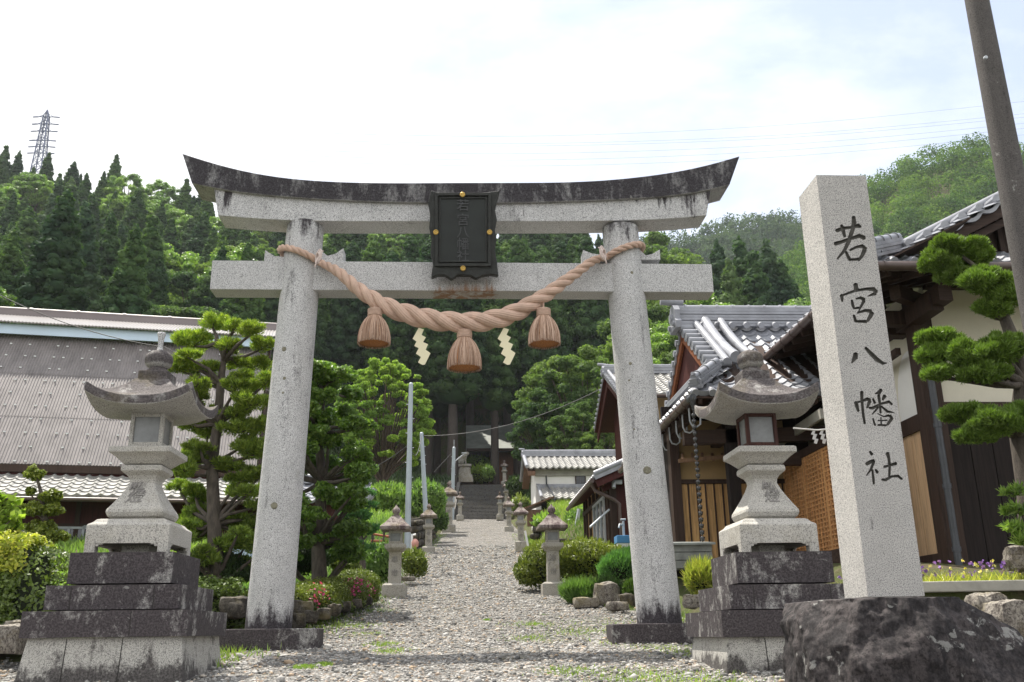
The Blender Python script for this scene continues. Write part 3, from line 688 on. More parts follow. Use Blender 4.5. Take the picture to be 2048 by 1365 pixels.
C2=[[(248,135,32),(250,250,26),(265,400,24),(282,500,22)],[(180,252,34),(195,310,32),(210,360,24)],[(172,262,18),(250,243,18),(318,215,32)],[(328,218,38),(336,252,34),(308,318,18)],
[(468,110,32),(445,150,38),(396,158,8)],[(375,215,20),(398,268,22)],[(512,182,38),(484,228,20)],[(440,175,28),(455,280,24),(462,380,20)],[(330,318,20),(370,324,28),(460,275,20),(560,250,28),(592,282,22)],
[(440,305,16),(405,350,20),(364,394,10)],[(470,300,14),(540,362,26),(620,375,6)],[(376,440,14),(386,480,18),(402,520,18)],[(428,385,10),(500,420,12),(555,405,24)],[(565,405,28),(590,440,34),(540,512,24)],[(430,515,16),(530,518,18)],[(466,425,12),(468,508,12)],[(430,466,10),(540,460,12)],
[(340,815,20),(365,852,28)],[(300,962,32),(345,935,34),(388,915,24)],[(388,925,26),(352,1020,24),(300,1092,8)],[(368,1022,18),(380,1120,24),(386,1188,18)],[(404,1022,18),(428,1058,28)],
[(540,832,36),(558,900,26),(565,1000,24),(560,1112,20)],[(500,992,22),(560,975,22),(640,952,32)],[(475,1136,20),(520,1140,28),(590,1100,20),(660,1094,26),(706,1132,22)]]
def build_stele():
    yf=6.0; m=MB(); hw=.185; cx,cyy=2.765,6.185
    zt=4.55
    me=bpy.data.meshes.new('stele_block'); b=MB(); b.sq((cx,cyy,0),[(.185,1.585),(.184,zt),(.02,zt+.055)]); me.from_pydata(b.v,[],b.f); me.materials.append(M['stele']); me.materials.append(M['carve'])
    bm=bmesh.new(); bm.from_mesh(me); bmesh.ops.recalc_face_normals(bm,faces=bm.faces[:]); bm.to_mesh(me); bm.free()
    ob=bpy.data.objects.new('stele_tmp',me); COL.objects.link(ob); cut=[]
    for strokes,(ox,oy,sc) in ((C1,(1640,430,3.69)),(C2,(1680,760,5.689))):
        for st in strokes:
            st=[(x_,y_,w_*1.32) for x_,y_,w_ in st]; poly=stroke_poly(st); cxp=sum(p.x for p in poly)/len(poly); cyp=sum(p.y for p in poly)/len(poly)
            A_=[at(ox+p.x/sc,oy+p.y/sc,yf) for p in poly]
            n=len(st); # inner (deep) outline follows the stroke's spine at 35 % width
            inner=stroke_poly([(x,y,w*.45) for x,y,w in st]); B_=[at(ox+p.x/sc,oy+p.y/sc,yf) for p in inner]
            cm=bpy.data.meshes.new('c'); k=len(A_); vs=[a+Vector((0,-.01,0)) for a in A_]+[a+Vector((0,.0015,0)) for a in A_]+[q+Vector((0,.018,0)) for q in B_]
            fs=[tuple(range(k)),tuple(range(3*k-1,2*k-1,-1))]+[(i+j*k,i+(j+1)*k,(i+1)%k+(j+1)*k,(i+1)%k+j*k) for j in (0,1) for i in range(k)]
            cm.from_pydata(vs,[],fs); cm.materials.append(M['carve'])
            bm=bmesh.new(); bm.from_mesh(cm); bmesh.ops.triangulate(bm,faces=bm.faces[:]); bmesh.ops.recalc_face_normals(bm,faces=bm.faces[:]); bm.to_mesh(cm); bm.free()
            co=bpy.data.objects.new('cut',cm); COL.objects.link(co); cut.append(co)
            md=ob.modifiers.new('b','BOOLEAN'); md.operation='DIFFERENCE'; md.solver='EXACT'; md.object=co; md.material_mode='TRANSFER'
    dg=bpy.context.evaluated_depsgraph_get(); res=bpy.data.meshes.new_from_object(ob.evaluated_get(dg))
    for c in cut: bpy.data.objects.remove(c)
    bpy.data.objects.remove(ob)
    res.transform(Matrix.Translation(-rootloc(stele))); res.name='shaft'
    print('STELE', len(res.vertices), len(res.polygons), [x.name for x in res.materials])
    link('shaft',res,None,stele)
build_stele()
def rockmesh(name,c,d,seed,mat,rough=.16,sub=5,flat=None,parent=None,fr=1.6):
    bm=bmesh.new(); bmesh.ops.create_cube(bm,size=2); bmesh.ops.subdivide_edges(bm,edges=bm.edges[:],cuts=2**sub//2,use_grid_fill=True)
    for v in bm.verts:
        p=v.co; l=p.length; sph=p/l; q=p*.62+sph*.45
        w=Vector((q.x*d[0],q.y*d[1],q.z*d[2])); s=Vector((seed*3.1,seed*1.7,seed))
        k=rough*(mn.noise(w*fr+s)*1.0+.5*abs(mn.noise(w*fr*2.7+s))+.22*mn.noise(w*fr*7+s)+.1*mn.noise(w*fr*18+s)); w+=sph*k
        if flat is not None and w.z>flat: w.z=flat+(w.z-flat)*.08
        v.co=w
    me=bpy.data.meshes.new(name); bm.to_mesh(me); bm.free(); o=link(name,me,mat,parent,smooth=False); o.location=c; 
    me.polygons.foreach_set('use_smooth',[True]*len(me.polygons))
    if hasattr(me,'set_sharp_from_angle'): me.set_sharp_from_angle(angle=R(28))
    return o
def boulder():
    bm=bmesh.new(); bmesh.ops.create_cube(bm,size=2); bmesh.ops.subdivide_edges(bm,edges=bm.edges[:],cuts=70,use_grid_fill=True)
    c=Vector((2.66,6.22,1.18)); s=Vector((4,9,2)); planes=[]; rg=random.Random(12)
    for _ in range(26):
        n=Vector((rg.uniform(-1,1),rg.uniform(-1,1),rg.uniform(-.5,.35))).normalized(); planes.append((n,rg.uniform(1.02,1.22)))
    planes+=[(Vector((-.9,-.45,.15)).normalized(),1.12),(Vector((.75,-.3,.55)).normalized(),1.16),(Vector((-.25,-.9,.28)).normalized(),1.02),(Vector((.35,-.9,.1)).normalized(),1.0),(Vector((-.8,-.2,.5)).normalized(),1.3)]
    for v in bm.verts:
        p=v.co.copy(); k=(1-p.z)/2; q=p*.90+p.normalized()*.13
        for n,d in planes:                       # facets knocked off the block
            e=q.dot(n)-d*1.06
            if e>0: q-=n*e*.92
        xl_=-.47-.04*k; xr_=.54+.50*k
        w=Vector(((xl_+xr_)/2+q.x*(xr_-xl_)/2, q.y*(.60+.10*k), q.z*.46)); o_=w*1.0
        nd=Vector((p.x,p.y,p.z*.3)).normalized()
        f=.05*mn.noise(w*2.2+s)+.028*mn.noise(w*6+s)+.016*mn.noise(w*14+s)+.010*mn.noise(w*33+s)-.03*abs(mn.noise(w*3.4+s*2))
        w+=nd*f
        if w.z>.385: w.z=.385+(w.z-.385)*.12+.006*mn.noise(w*9)
        v.co=w
    me=bpy.data.meshes.new('base_boulder'); bm.to_mesh(me); bm.free(); me.polygons.foreach_set('use_smooth',[True]*len(me.polygons)); me.set_sharp_from_angle(angle=R(32))
    o=link('base_boulder',me,M['boulder']); o.location=c; tag(o,'big dark rough boulder with pale lichen patches carrying the inscribed pillar','boulder')
boulder()

# ---------------------------------------------------------------- small lanterns along the path
def small_lantern(x,y,zb,ht,label,text=True,kind=0,proto=None):
    if proto is None:
        L=thing('path_lantern',label,'stone lantern',(0,0,0),group='small stone lanterns lining the path'); c=(0,0,0)
        B=lambda *a,**k: None
        if kind==0: sec=[(.245,0,.17),(.13,.19,.66)]
        m=MB(); m.sq(c,[(.26,-.25),(.255,.15),(.20,.19)]); m.build('foot',M['smlan'],L,world=False,bevel=.008)
        m=MB(); m.sq(c,[(.135,.19),(.128,.86)]); sh=m.build('shaft',M['smlan'],L,world=False,bevel=.006)
        if text:
            for ch,z in (('奉',.68),('燈',.40)): texts(ch,.15,M['inksoft'],sh,'character',(0,-.139,z),Matrix.Rotation(math.pi/2,3,'X'),.002,world=False)
        m=MB(); m.sq(c,[(.15,.86),(.21,.92),(.225,.94),(.225,1.01),(.215,1.02)]); m.build('platform',M['smlan'],L,world=False,bevel=.005)
        m=MB(); w=.145; t_=.035; z0,z1=1.02,1.31
        for sx in (-1,1):
            for sy in (-1,1): m.box((sx*(w-t_/2),sy*(w-t_/2),(z0+z1)/2),(t_,t_,z1-z0))
        for zz in (z0+.03,z1-.03):
            for s in (-1,1): m.box((0,s*(w-t_/2),zz),(2*w-2*t_,t_,.06)); m.box((s*(w-t_/2),0,zz),(t_,2*w-2*t_,.06))
        fb=m.build('fire_box',M['smlan'],L,world=False,bevel=.003)
        for k in range(4):
            m=MB(); q=k*math.pi/2; d=w-.02; m.box((d*math.sin(q),-d*math.cos(q),(z0+z1)/2),(2*w-2*t_,.006,z1-z0-.1),rz=q); m.build('pane',M['glass'],fb,world=False)
        m=MB()
        if kind==0: m.sq(c,[(.16,1.30),(.315,1.315),(.325,1.33),(.325,1.385),(.315,1.40),(.215,1.49),(.12,1.60),(.10,1.615)],ch=.04)
        else: kasa(m,c,.30,(1.58,1.39,1.33,1.31),.06,n=6)
        m.build('lantern_roof',M['smroof'],L,world=False,bevel=.006 if kind==0 else 0)
        m=MB(); m.sq(c,[(.085,1.60),(.085,1.65)]); m.lathe(c,[(.06,1.65),(.058,1.68),(.085,1.71),(.092,1.76),(.075,1.80),(.03,1.84),(.022,1.86),(.005,1.885)],16); m.build('jewel_finial',M['smroof'],L,world=False)
        L.location=(x,y,zb); L.scale=(ht/1.885,)*3; return L
    return copy_tree(proto,(x,y,zb),0,ht/1.885,label)
def put(u,vb,vt,D,label,**k):
    b=at(u,vb,D); t_=at(u,vt,D); return small_lantern(b.x,D,b.z,t_.z-b.z,label,**k)
sl=put(789,1186,1010,20,'small stone lantern with flat roof, nearest on the left side of the path')
put(1107,1183,1008,20,'small stone lantern nearest on the right side, in front of the round clipped bushes',proto=sl)
put(857,1104,1007,35,'second small lantern on the left, in front of the grey steel pole',proto=sl)
put(1042,1092,1003,35,'second small lantern from the front on the right side of the path',proto=sl)
put(898,1060,962,52,'third small lantern on the left, beside the thin pole with a lamp arm',proto=sl)
put(1018,1060,993,52,'third small lantern from the front on the right, left of the kura storehouse',proto=sl)
s2=put(920,1036,983,69,'pale small lantern at the left foot of the stone stairs',kind=1,text=False)
put(1000,1034,983,69,'pale small lantern at the right foot of the stone stairs',proto=s2)
put(902,1010,961,74,'tall lantern on the bank left of the stairs, behind the thin pole',proto=s2)
put(1013,1010,960,74,'tall lantern on the bank right of the stairs, above the third right lantern',proto=s2)
put(913,966,925,86,'dark lantern in tree shade at the top left of the stairs',proto=s2)
put(1009,968,920,86,'dark slender lantern in tree shade at the top right of the stairs',proto=s2)

# ---------------------------------------------------------------- stone stairs and what stands above them
st=thing('stone_stairs','long flight of grey stone steps climbing into the dark cedar grove','stairs',(1.3,72,9.6))
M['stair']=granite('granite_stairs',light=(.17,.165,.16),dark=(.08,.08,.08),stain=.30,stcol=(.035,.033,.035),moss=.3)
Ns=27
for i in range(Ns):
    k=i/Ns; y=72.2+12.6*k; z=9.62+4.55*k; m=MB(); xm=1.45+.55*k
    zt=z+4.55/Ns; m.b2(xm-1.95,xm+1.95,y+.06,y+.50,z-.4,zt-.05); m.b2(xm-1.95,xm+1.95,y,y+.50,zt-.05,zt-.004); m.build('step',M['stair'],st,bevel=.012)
for s,xx in ((-1,-.65),(1,3.6)):
    m=MB(); m.prism([(xx,72.0,9.3),(xx,72.0,9.9),(xx+.5,85,14.55),(xx+.5,85,13.6)],(-.15,0,0),(.15,0,0)); m.build('side_kerb',M['stair'],st)
o=sheet('leaf_litter_bank',axis_lin([(-2,6,.5)]),axis_lin([(84.9,93,.5)]),lambda x,y:H(x,y)+.05,M['litter'],.08)
# guardian dog on pedestal
def komainu():
    k=thing('guardian_dog','seated stone guardian dog on a tall pedestal at the top left of the stairs','statue',at(926,963,87))
    b=k.location; m=MB(); m.sq((b.x,b.y,b.z),[(.95,-.2),(.85,.5),(.72,.52),(.66,1.25),(.78,1.3),(.78,1.5)]); m.build('pedestal',M['smlan'],k,bevel=.02)
    z=1.5; m=MB(); c=Vector((b.x,b.y,b.z+z))
    m.tube([c+Vector((-.42,0,.18)),c+Vector((-.22,0,.36)),c+Vector((.0,0,.62)),c+Vector((.16,0,.86)),c+Vector((.24,0,1.05)),c+Vector((.40,0,1.08)),c+Vector((.52,0,1.02))],[.2,.33,.29,.25,.24,.22,.12],14)
    m.tube([c+Vector((-.40,0,.2)),c+Vector((-.55,0,.55)),c+Vector((-.45,0,.85))],[.10,.13,.04],8)
    for s in (-1,1):
        m.tube([c+Vector((.16,s*.17,.7)),c+Vector((.24,s*.17,.35)),c+Vector((.26,s*.17,.05)),c+Vector((.38,s*.17,.04))],[.11,.08,.07,.06],8)
        m.tube([c+Vector((-.2,s*.24,.3)),c+Vector((.0,s*.26,.28)),c+Vector((-.12,s*.25,.06)),c+Vector((.08,s*.25,.05))],[.16,.14,.08,.06],8)
        m.tube([c+Vector((.2,s*.13,1.2)),c+Vector((.14,s*.2,1.1))],[.07,.03],6)
    m.build('dog_body',M['smlan'],k)
komainu()
# worship hall seen between the trunks
wh=thing('worship_hall','wooden shrine hall half hidden behind the cedar trunks above the stairs','shrine hall',(6,97,19))
m=MB(); m.b2(3.0,16,96,104,14.5,19.6); m.build('wall',M['hallwood']if 'hallwood' in M else wood('hall_wood',(.16,.07,.035)),wh)
m=MB(); m.prism([(0.6,94.2,19.3),(0.6,100,23.0),(0.6,106,19.3)],(0,0,0),(18,0,0)); m.build('roof',plain('hall_roof_copper',(.20,.22,.20),.6,.3,1),wh)
for i in range(6):
    m=MB(); x=3.2+i*2.4; m.b2(x-.14,x+.14,95.7,95.98,14.5,19.5); m.build('post',M['darkwood'],wh)
for a,b in ((94.1,19.15),(94.1,19.32)):
    m=MB(); m.b2(.6,18.6,a-.06,a+.1,b-.12,b+.02); m.build('eave_board',M['darkwoodx'],wh)
# ---------------------------------------------------------------- roofs
def V3(*a): return Vector(a)
def tiles(m,O,A,B,L,Sl,pitch=.27,row=.25,clip=None,sag=0,kind='s',lip=.05,step=.028,thick=None):
    """pantile field: O eave corner, A along the eave, B up the slope"""
    O=Vector(O); A=Vector(A).normalized(); B=Vector(B).normalized(); Nn=A.cross(B)
    if Nn.z<0: Nn=-Nn
    nc=max(1,round(L/pitch)); pw=L/nc; nr=max(1,round(Sl/row)); rh=Sl/nr; K=8 if kind=='s' else 6
    if kind=='s': hs=lambda s: .042*math.exp(-((s-.16)/.13)**2)+.042*math.exp(-((s-1.16)/.13)**2)-.018*math.sin(math.pi*min(1,max(0,(s-.28)/.72)))
    elif kind=='h': hs=lambda s: (.055*math.sqrt(max(0,1-((s-.18)/.2)**2)) if s<.38 else -.022*math.sin(math.pi*(s-.38)/.62))
    else: hs=lambda s: .013*math.sin(2*math.pi*s)
    lines=[]
    ss=[(i+j/K)*pw for i in range(nc) for j in range(K)]+[L]; hh=[hs(j/K) for i in range(nc) for j in range(K)]+[hs(0)]
    def line(t,off):
        sg=-sag*4*(t/Sl)*(1-t/Sl); return [O+A*s+B*t+Nn*(h+off+sg) for s,h in zip(ss,hh)]
    lines.append(line(0,-lip))
    for r in range(nr): lines.append(line(r*rh,step)); lines.append(line((r+1)*rh,0))
    n=len(ss); V=[];F_=[]
    for l in lines: V+=l
    for i in range(len(lines)-1):
        for j in range(n-1):
            if clip:
                cs=(ss[j]+ss[j+1])/2; ri=max(0,(i-1)//2); ct=(ri+.5)*rh
                if not clip(cs,ct): continue
            F_.append((i*n+j,i*n+j+1,(i+1)*n+j+1,(i+1)*n+j))
    m.add(V,F_,False)
    return nc,pw,Nn
def eave_discs(m,O,A,B,L,nc,pw,Nn,r=.058,clip=None):
    A=Vector(A).normalized();B=Vector(B).normalized();O=Vector(O)
    for i in range(nc):
        s=(i+.16)*pw
        if clip and not clip(s,0): continue
        c=O+A*s+Nn*.0; m.tube([c-B*.035,c+B*.06],r,12,smooth=False)
def plane_board(m,O,A,B,L,Sl,off,th,clip=None):
    O=Vector(O); A=Vector(A).normalized(); B=Vector(B).normalized(); Nn=A.cross(B)
    if Nn.z<0: Nn=-Nn
    P=[O,O+A*L,O+A*L+B*Sl,O+B*Sl]; m.prism(P,Nn*(off-th),Nn*off)
def rake(m,P0,P1,out,inn=.30,sp=.27,r=.058):
    """row of edge tiles along a verge from P0 up to P1; out = horizontal direction the verge faces"""
    P0=Vector(P0);P1=Vector(P1);out=Vector(out).normalized(); d=(P1-P0); L=d.length; d/=L; Nn=d.cross(out); 
    if Nn.z<0: Nn=-Nn
    n=max(2,round(L/sp))
    for i in range(n):
        c=P0+d*(L*(i+.5)/n)+Nn*.035
        m.tube([c+out*.05,c-out*inn],r,12,smooth=False)
        a=P0+d*(L*(i+.5)/n)+out*.03; b=P0+d*(L*(i+1.5)/n)+out*.03
        if i<n-1:
            pts=[]
            for k in range(7):
                q=k/6; pts.append(a+(b-a)*q+Nn*(.03-.055*math.sin(math.pi*q)))
            m.prism(pts+[p-Nn*.075 for p in reversed(pts)],Vector((0,0,0)),-out*.03)
            m.prism(pts+[p-Nn*.02 for p in reversed(pts)],Vector((0,0,0)),-out*inn)
    m.tube([P0+Nn*.11-out*(inn*.7),P1+Nn*.11-out*(inn*.7)],.062,12)
def ridge(m,P0,P1,h=.3,w=.2,layers=5,top=.075,bumps=True):
    P0=Vector(P0);P1=Vector(P1); d=(P1-P0).normalized()
    for k in range(layers):
        z=h*(k+.5)/layers; ww=w*(1-.22*k/layers)+(.03 if k%2==0 else 0); m.bar(P0+V3(0,0,z),P1+V3(0,0,z),ww,h/layers*.82)
    m.bar(P0+V3(0,0,h/2),P1+V3(0,0,h/2),w*.7,h)
    m.tube([P0+V3(0,0,h+.02),P1+V3(0,0,h+.02)],top,12)
    if bumps:
        L=(P1-P0).length; n=max(1,int(L/.27))
        for i in range(n): c=P0+d*(L*(i+.5)/n)+V3(0,0,h+.02); m.tube([c-d*.015,c+d*.015],top+.014,12)
def oni(m,P,out,s=1.0):
    P=Vector(P);out=Vector(out).normalized(); sd=Vector((-out.y,out.x,0))
    poly=[(-.22,0),(-.25,.10),(-.17,.16),(-.19,.30),(-.09,.40),(0,.44),(.09,.40),(.19,.30),(.17,.16),(.25,.10),(.22,0)]
    m.prism([P+sd*a*s+V3(0,0,b*s) for a,b in poly],out*0,out*.09*s)
    m.tube([P+out*-.1*s+V3(0,0,.47*s),P+out*.26*s+V3(0,0,.50*s)],.062*s,12)
    m.tube([P+out*.0+V3(0,0,.20*s),P+out*.13*s+V3(0,0,.20*s)],.075*s,12)
    for q in (-1,1): m.tube([P+sd*q*.14*s+V3(0,0,.08*s),P+sd*q*.14*s+out*.13*s+V3(0,0,.08*s)],.045*s,10)
def slopeB(dx,dy,dz): return Vector((dx,dy,dz)).normalized()

# ================================================================ A: big plaster house at the right edge
A_=thing('plaster_house','big house at the right edge with white plaster above charred boards','house',(6.3,12,2.0))
XL,YF,ZE=5.2,10.8,5.86; SLP=.50
B1=slopeB(1,0,SLP); B2=slopeB(0,1,SLP)
fac=math.sqrt(1+SLP*SLP)
m=MB()
Lh=9.0; Sh=5.3*fac
def clA(s,t):   # s along +Y from YF, t up slope
    x=t/fac; return (x<=s*1.0+.06 if x<.75 else s>.55)
nc,pw,Nn=tiles(m,(XL,YF,ZE),(0,1,0),B1,Lh,Sh,clip=clA); eave_discs(m,(XL,YF,ZE),(0,1,0),B1,Lh,nc,pw,Nn)
m.build('roof_left_slope',M['tile'],A_)
m=MB(); nc,pw,Nn=tiles(m,(XL,YF,ZE),(1,0,0),B2,11,1.25*fac,clip=lambda s,t: t/fac<=s+.06); eave_discs(m,(XL,YF,ZE),(1,0,0),B2,11,nc,pw,Nn); m.build('roof_front_skirt',M['tile'],A_)
m=MB(); tiles(m,(15.8,YF+.6,ZE),(0,1,0),slopeB(-1,0,SLP),8.4,5.3*fac); m.build('roof_right_slope',M['tile'],A_)
m=MB(); p0=V3(XL+.02,YF+.02,ZE+.04); p1=V3(XL+.82,YF+.78,ZE+.46); ridge(m,p0,p1,.20,.17,4,.06); m.tube([p0+V3(-.12,-.12,.10),p0+V3(.05,.05,.12)],.075,12); m.tube([p0+V3(-.16,-.16,.26),p0+V3(.06,.06,.24)],.065,12)
# courses of the short ridge at the foot of the gable
ridge(m,V3(XL-.05,YF+.75,ZE+.42),V3(XL+.95,YF+.75,ZE+.42),.10,.16,3,.05,False)
m.build('hip_ridge',M['tile'],A_)
g0=V3(XL+.75,YF+.62,ZE+.40); g1=V3(XL+5.3,YF+.62,ZE+.05+5.3*SLP)
m=MB(); rake(m,g0,g1,(0,-1,0),inn=.35,sp=.30,r=.066); gr0=V3(15.0,YF+.62,ZE+.40); rake(m,gr0,g1,(0,-1,0),inn=.35,sp=.30,r=.066); m.build('verge_tiles',M['tile'],A_)
m=MB(); ridge(m,g1+V3(0,0,.05),g1+V3(0,8,.05),.4,.24); oni(m,g1+V3(0,-.02,.02),(0,-1,0),1.3); m.build('roof_ridge',M['tile'],A_)
m=MB()
for off,w,d in ((-.12,.05,.20),(-.30,.05,.10)):
    for q in (g0,gr0): m.bar(q+V3(0,.06+.1*(off<-.2),off),g1+V3(0,.06+.1*(off<-.2),off),.05,d)
m.build('bargeboard',M['darkwoodx'],A_)
m=MB(); gy=YF+1.25; m.prism([V3(XL+.8,gy,ZE+.45),V3(XL+5.3,gy,ZE+2.7),V3(XL+9.8,gy,ZE+.45)],(0,0,0),(0,.1,0)); gb=m.build('gable_wall',M['darkwood'],A_)
m=MB()
for i in range(46): x=XL+1.3+i*.18; h=min(x-XL-.8,9.8-(x-XL))*.5; m.b2(x-.035,x+.035,gy-.06,gy+.0,ZE+.5,ZE+.45+max(.1,h))
m.build('gable_lattice',M['darkwood'],A_)
# eaves: soffit, rafters, purlins
m=MB(); plane_board(m,(XL,YF,ZE),(0,1,0),B1,Lh,1.4*fac,-.075,.02); plane_board(m,(XL,YF,ZE),(1,0,0),B2,11,1.3*fac,-.075,.02); m.build('soffit_boards',M['darkwoody'],A_)
m=MB()
for i in range(26): x=XL+.25+i*.42; m.bar((x,YF+.03,ZE-.14),(x,YF+1.3,ZE-.14+.3),.06,.09)
for i in range(20): y=YF+.5+i*.42; m.bar((XL+.03,y,ZE-.14),(XL+1.2,y,ZE-.14+.28),.06,.09)
m.build('rafters',M['rafter'] if 'rafter' in M else M['darkwoody'],A_)
m=MB(); m.bar((XL+.5,YF+1.16,ZE+.20),(16,YF+1.16,ZE+.20),.16,.18); m.bar((XL+1.1,YF+.3,ZE-.30),(XL+1.1,19,ZE-.30),.18,.24); m.bar((XL+.55,YF+.55,ZE-.22),(XL+1.5,YF+1.5,ZE-.06),.14,.18)
m.build('eave_beams',M['darkwoodx'],A_)
m=MB()
for (p,q) in (((XL-.06,YF-.08,ZE-.10),(16,YF-.08,ZE-.10)),((XL-.08,YF-.05,ZE-.10),(XL-.08,19.8,ZE-.13))):
    m.tube([p,q],.062,12)
    p=Vector(p);q=Vector(q);d=(q-p).normalized(); L=(q-p).length
    for i in range(int(L/.42)): c=p+d*(i*.42+.2); m.tube([c-d*.012,c+d*.012],.070,12)
m.build('gutter',M['gutter'],A_)
def wz(u,v,y=12): return at(u,v,y).z
XC=6.36
m=MB(); m.b2(XC-.13,XC+.13,11.9,12.16,2.0,ZE-.1); m.build('corner_post',M['darkwood'],A_)
zp=wz(1900,812); zt_=5.98
m=MB(); m.b2(XC+.13,15,12.0,12.12,zp,zt_); m.build('front_plaster',M['cream'],A_)
m=MB()
for i in range(28): x=XC+.13+i*.31; m.b2(x,x+.296,11.965+.006*(i%3),12.1,2.05,zp-.05)
m.build('charred_boarding',M['char'],A_)
m=MB(); m.b2(XC+.13,15,11.90,11.98,zp-.06,zp+.03); m.b2(XC+.13,15,11.9,12.02,zt_-.06,zt_); m.build('wall_rail',M['darkwoodx'],A_)
# left wall: plaster with a darker repair patch, pale boards below in a dark frame
m=MB(); m.b2(XC-.0,XC+.10,12.16,19.8,4.2,5.95); m.build('side_plaster',M['cream'],A_)
m=MB(); m.prism([V3(XC-.006,12.45+.33*math.cos(q)*1.4,4.35+.62*max(-.2,math.sin(q))*1.3) for q in [i*math.pi/10 for i in range(-1,12)]],(0,0,0),(.01,0,0)); m.build('whitewash_patch',M['plaster'],A_)
m=MB()
for i in range(10): y=12.25+i*.19; m.b2(XC-.03+.004*(i%2),XC+.05,y,y+.184,2.32,3.98)
m.build('side_boarding',M['pale'],A_)
m=MB(); m.b2(XC-.07,XC+.06,12.16,19,3.98,4.2); m.b2(XC-.07,XC+.06,12.16,19,2.12,2.32); m.b2(XC-.06,XC+.05,12.16,12.26,2.3,4.0); m.b2(XC-.06,XC+.05,14.15,14.3,2.3,4.0); m.bar((XC-.25,12.2,5.08),(XC-.02,19,5.08),.07,.10); m.b2(XC-.03,XC+.06,13.3,13.45,4.2,5.75)
m.build('side_frame',M['darkwood'],A_)
m=MB(); m.bar((XC-.42,12.4,5.45),(XC+.0,12.4,5.45),.22,.2); m.bar((XC-.1,11.3,5.50),(XC-.1,12.3,5.50),.20,.24); m.bar((XC-.9,12.05,5.50),(XC,12.05,5.50),.16,.2); m.build('bracket_arms',M['darkwood'],A_)
m=MB(); pts=[at(1862,770,11.75),at(1885,905,11.75),at(1912,1138,11.75)]; p=at(1883,900,11.75); m.tube([(p.x,11.75,4.6),(p.x,11.75,2.0)],.045,12)
for z in (2.3,3.1,3.9): m.tube([(p.x,11.75,z),(p.x,11.75,z+.06)],.055,12)
m.build('downpipe',M['metal'],A_)

# ================================================================ B: entrance wing with a hip-and-gable roof
Bh=thing('entrance_wing','tiled hip-and-gable entrance wing behind the right stone lantern, ochre walls and open dark porch','house',(4.6,15.5,2.4))
X0,Y0,Z0=3.46,13.4,4.80; SB_=.70; fb=math.sqrt(1+SB_**2); Bf=slopeB(0,1,SB_); Bl=slopeB(1,0,SB_)
YR=16.0; ZR=Z0+SB_*(YR-Y0)
m=MB(); nc,pw,Nn=tiles(m,(X0,Y0,Z0),(1,0,0),Bf,4.2,(YR-Y0)*fb,clip=lambda s,t:(t/fb<=s+.05 if t/fb<.85 else s>.55),sag=.10,pitch=.265); eave_discs(m,(X0,Y0,Z0),(1,0,0),Bf,4.2,nc,pw,Nn); m.build('roof_front_slope',M['tile'],Bh)
m=MB(); nc,pw,Nn=tiles(m,(X0,Y0,Z0),(0,1,0),Bl,6.3,.85*fb,clip=lambda s,t:t/fb<=s+.05); eave_discs(m,(X0,Y0,Z0),(0,1,0),Bl,6.3,nc,pw,Nn); m.build('roof_side_skirt',M['tile'],Bh)
m=MB(); tiles(m,(X0+.55,2*YR-Y0,Z0),(1,0,0),slopeB(0,-1,SB_),4,(YR-Y0)*fb); m.build('roof_back_slope',M['tile'],Bh)
XG=X0+.55
apex=V3(XG,YR,ZR+.03); fbm=V3(XG,Y0+.85,Z0+.62); bbm=V3(XG,YR+1.55,ZR-1.12)
m=MB(); rake(m,fbm,apex,(-1,0,0),inn=.36,sp=.24,r=.062); rake(m,bbm,apex,(-1,0,0),inn=.36,sp=.24,r=.062); m.build('verge_tiles',M['tile'],Bh)
m=MB(); ridge(m,apex+V3(-.05,0,0),apex+V3(2.6,0,0),.36,.24,6,.07); oni(m,apex+V3(-.05,0,-.05),(-1,0,0),1.15); 
for i in range(9): c=apex+V3(.35+i*.265,-.17,.02); m.tube([c,c+V3(0,-.09,-.04)],.058,12); 
m.build('roof_ridge',M['tile'],Bh)
m=MB()
for dx in (.42,.70):     # smooth descending ribs on the front slope
    pts=[apex+V3(dx,-.12-k*(YR-Y0-.95)/8,.10-SB_*(k*(YR-Y0-.95)/8)-.09*4*(k/8)*(1-k/8)*.9) for k in range(9)]
    m.tube(pts,.095 if dx<.5 else .075,14)
m.build('descending_ribs',M['tile'],Bh)
m=MB(); ridge(m,V3(X0+.04,Y0+.04,Z0+.05),V3(X0+.62,Y0+.75,Z0+.52),.16,.16,4,.055); oni(m,V3(X0+.10,Y0+.08,Z0+.06),(-.7,-.7,0),.45)
ridge(m,V3(XG-.02,Y0+.86,Z0+.60),V3(XG-.02,YR+1.5,Z0+.60),.10,.14,2,.05,False)
m.build('hip_ridge',M['tile'],Bh)
m=MB(); m.prism([V3(XG+.07,Y0+.95,Z0+.40),V3(XG+.07,Y0+1.0,Z0+.62),V3(XG+.07,YR,ZR-.12),V3(XG+.07,2*YR-Y0-1,Z0+.6),V3(XG+.07,2*YR-Y0+1.0,Z0+.5),V3(XG+.07,2*YR-Y0+1.0,Z0+.30)],(0,0,0),(.06,0,0)); m.build('gable_wall',M['redwood'],Bh)
M['burnt']=wood('burnt_orange_board',(.22,.075,.03))
m=MB()
for q in (fbm,bbm): m.bar(q+V3(.03,0,-.16),apex+V3(.03,0,-.16),.05,.17)
m.build('bargeboard',M['burnt'],Bh)
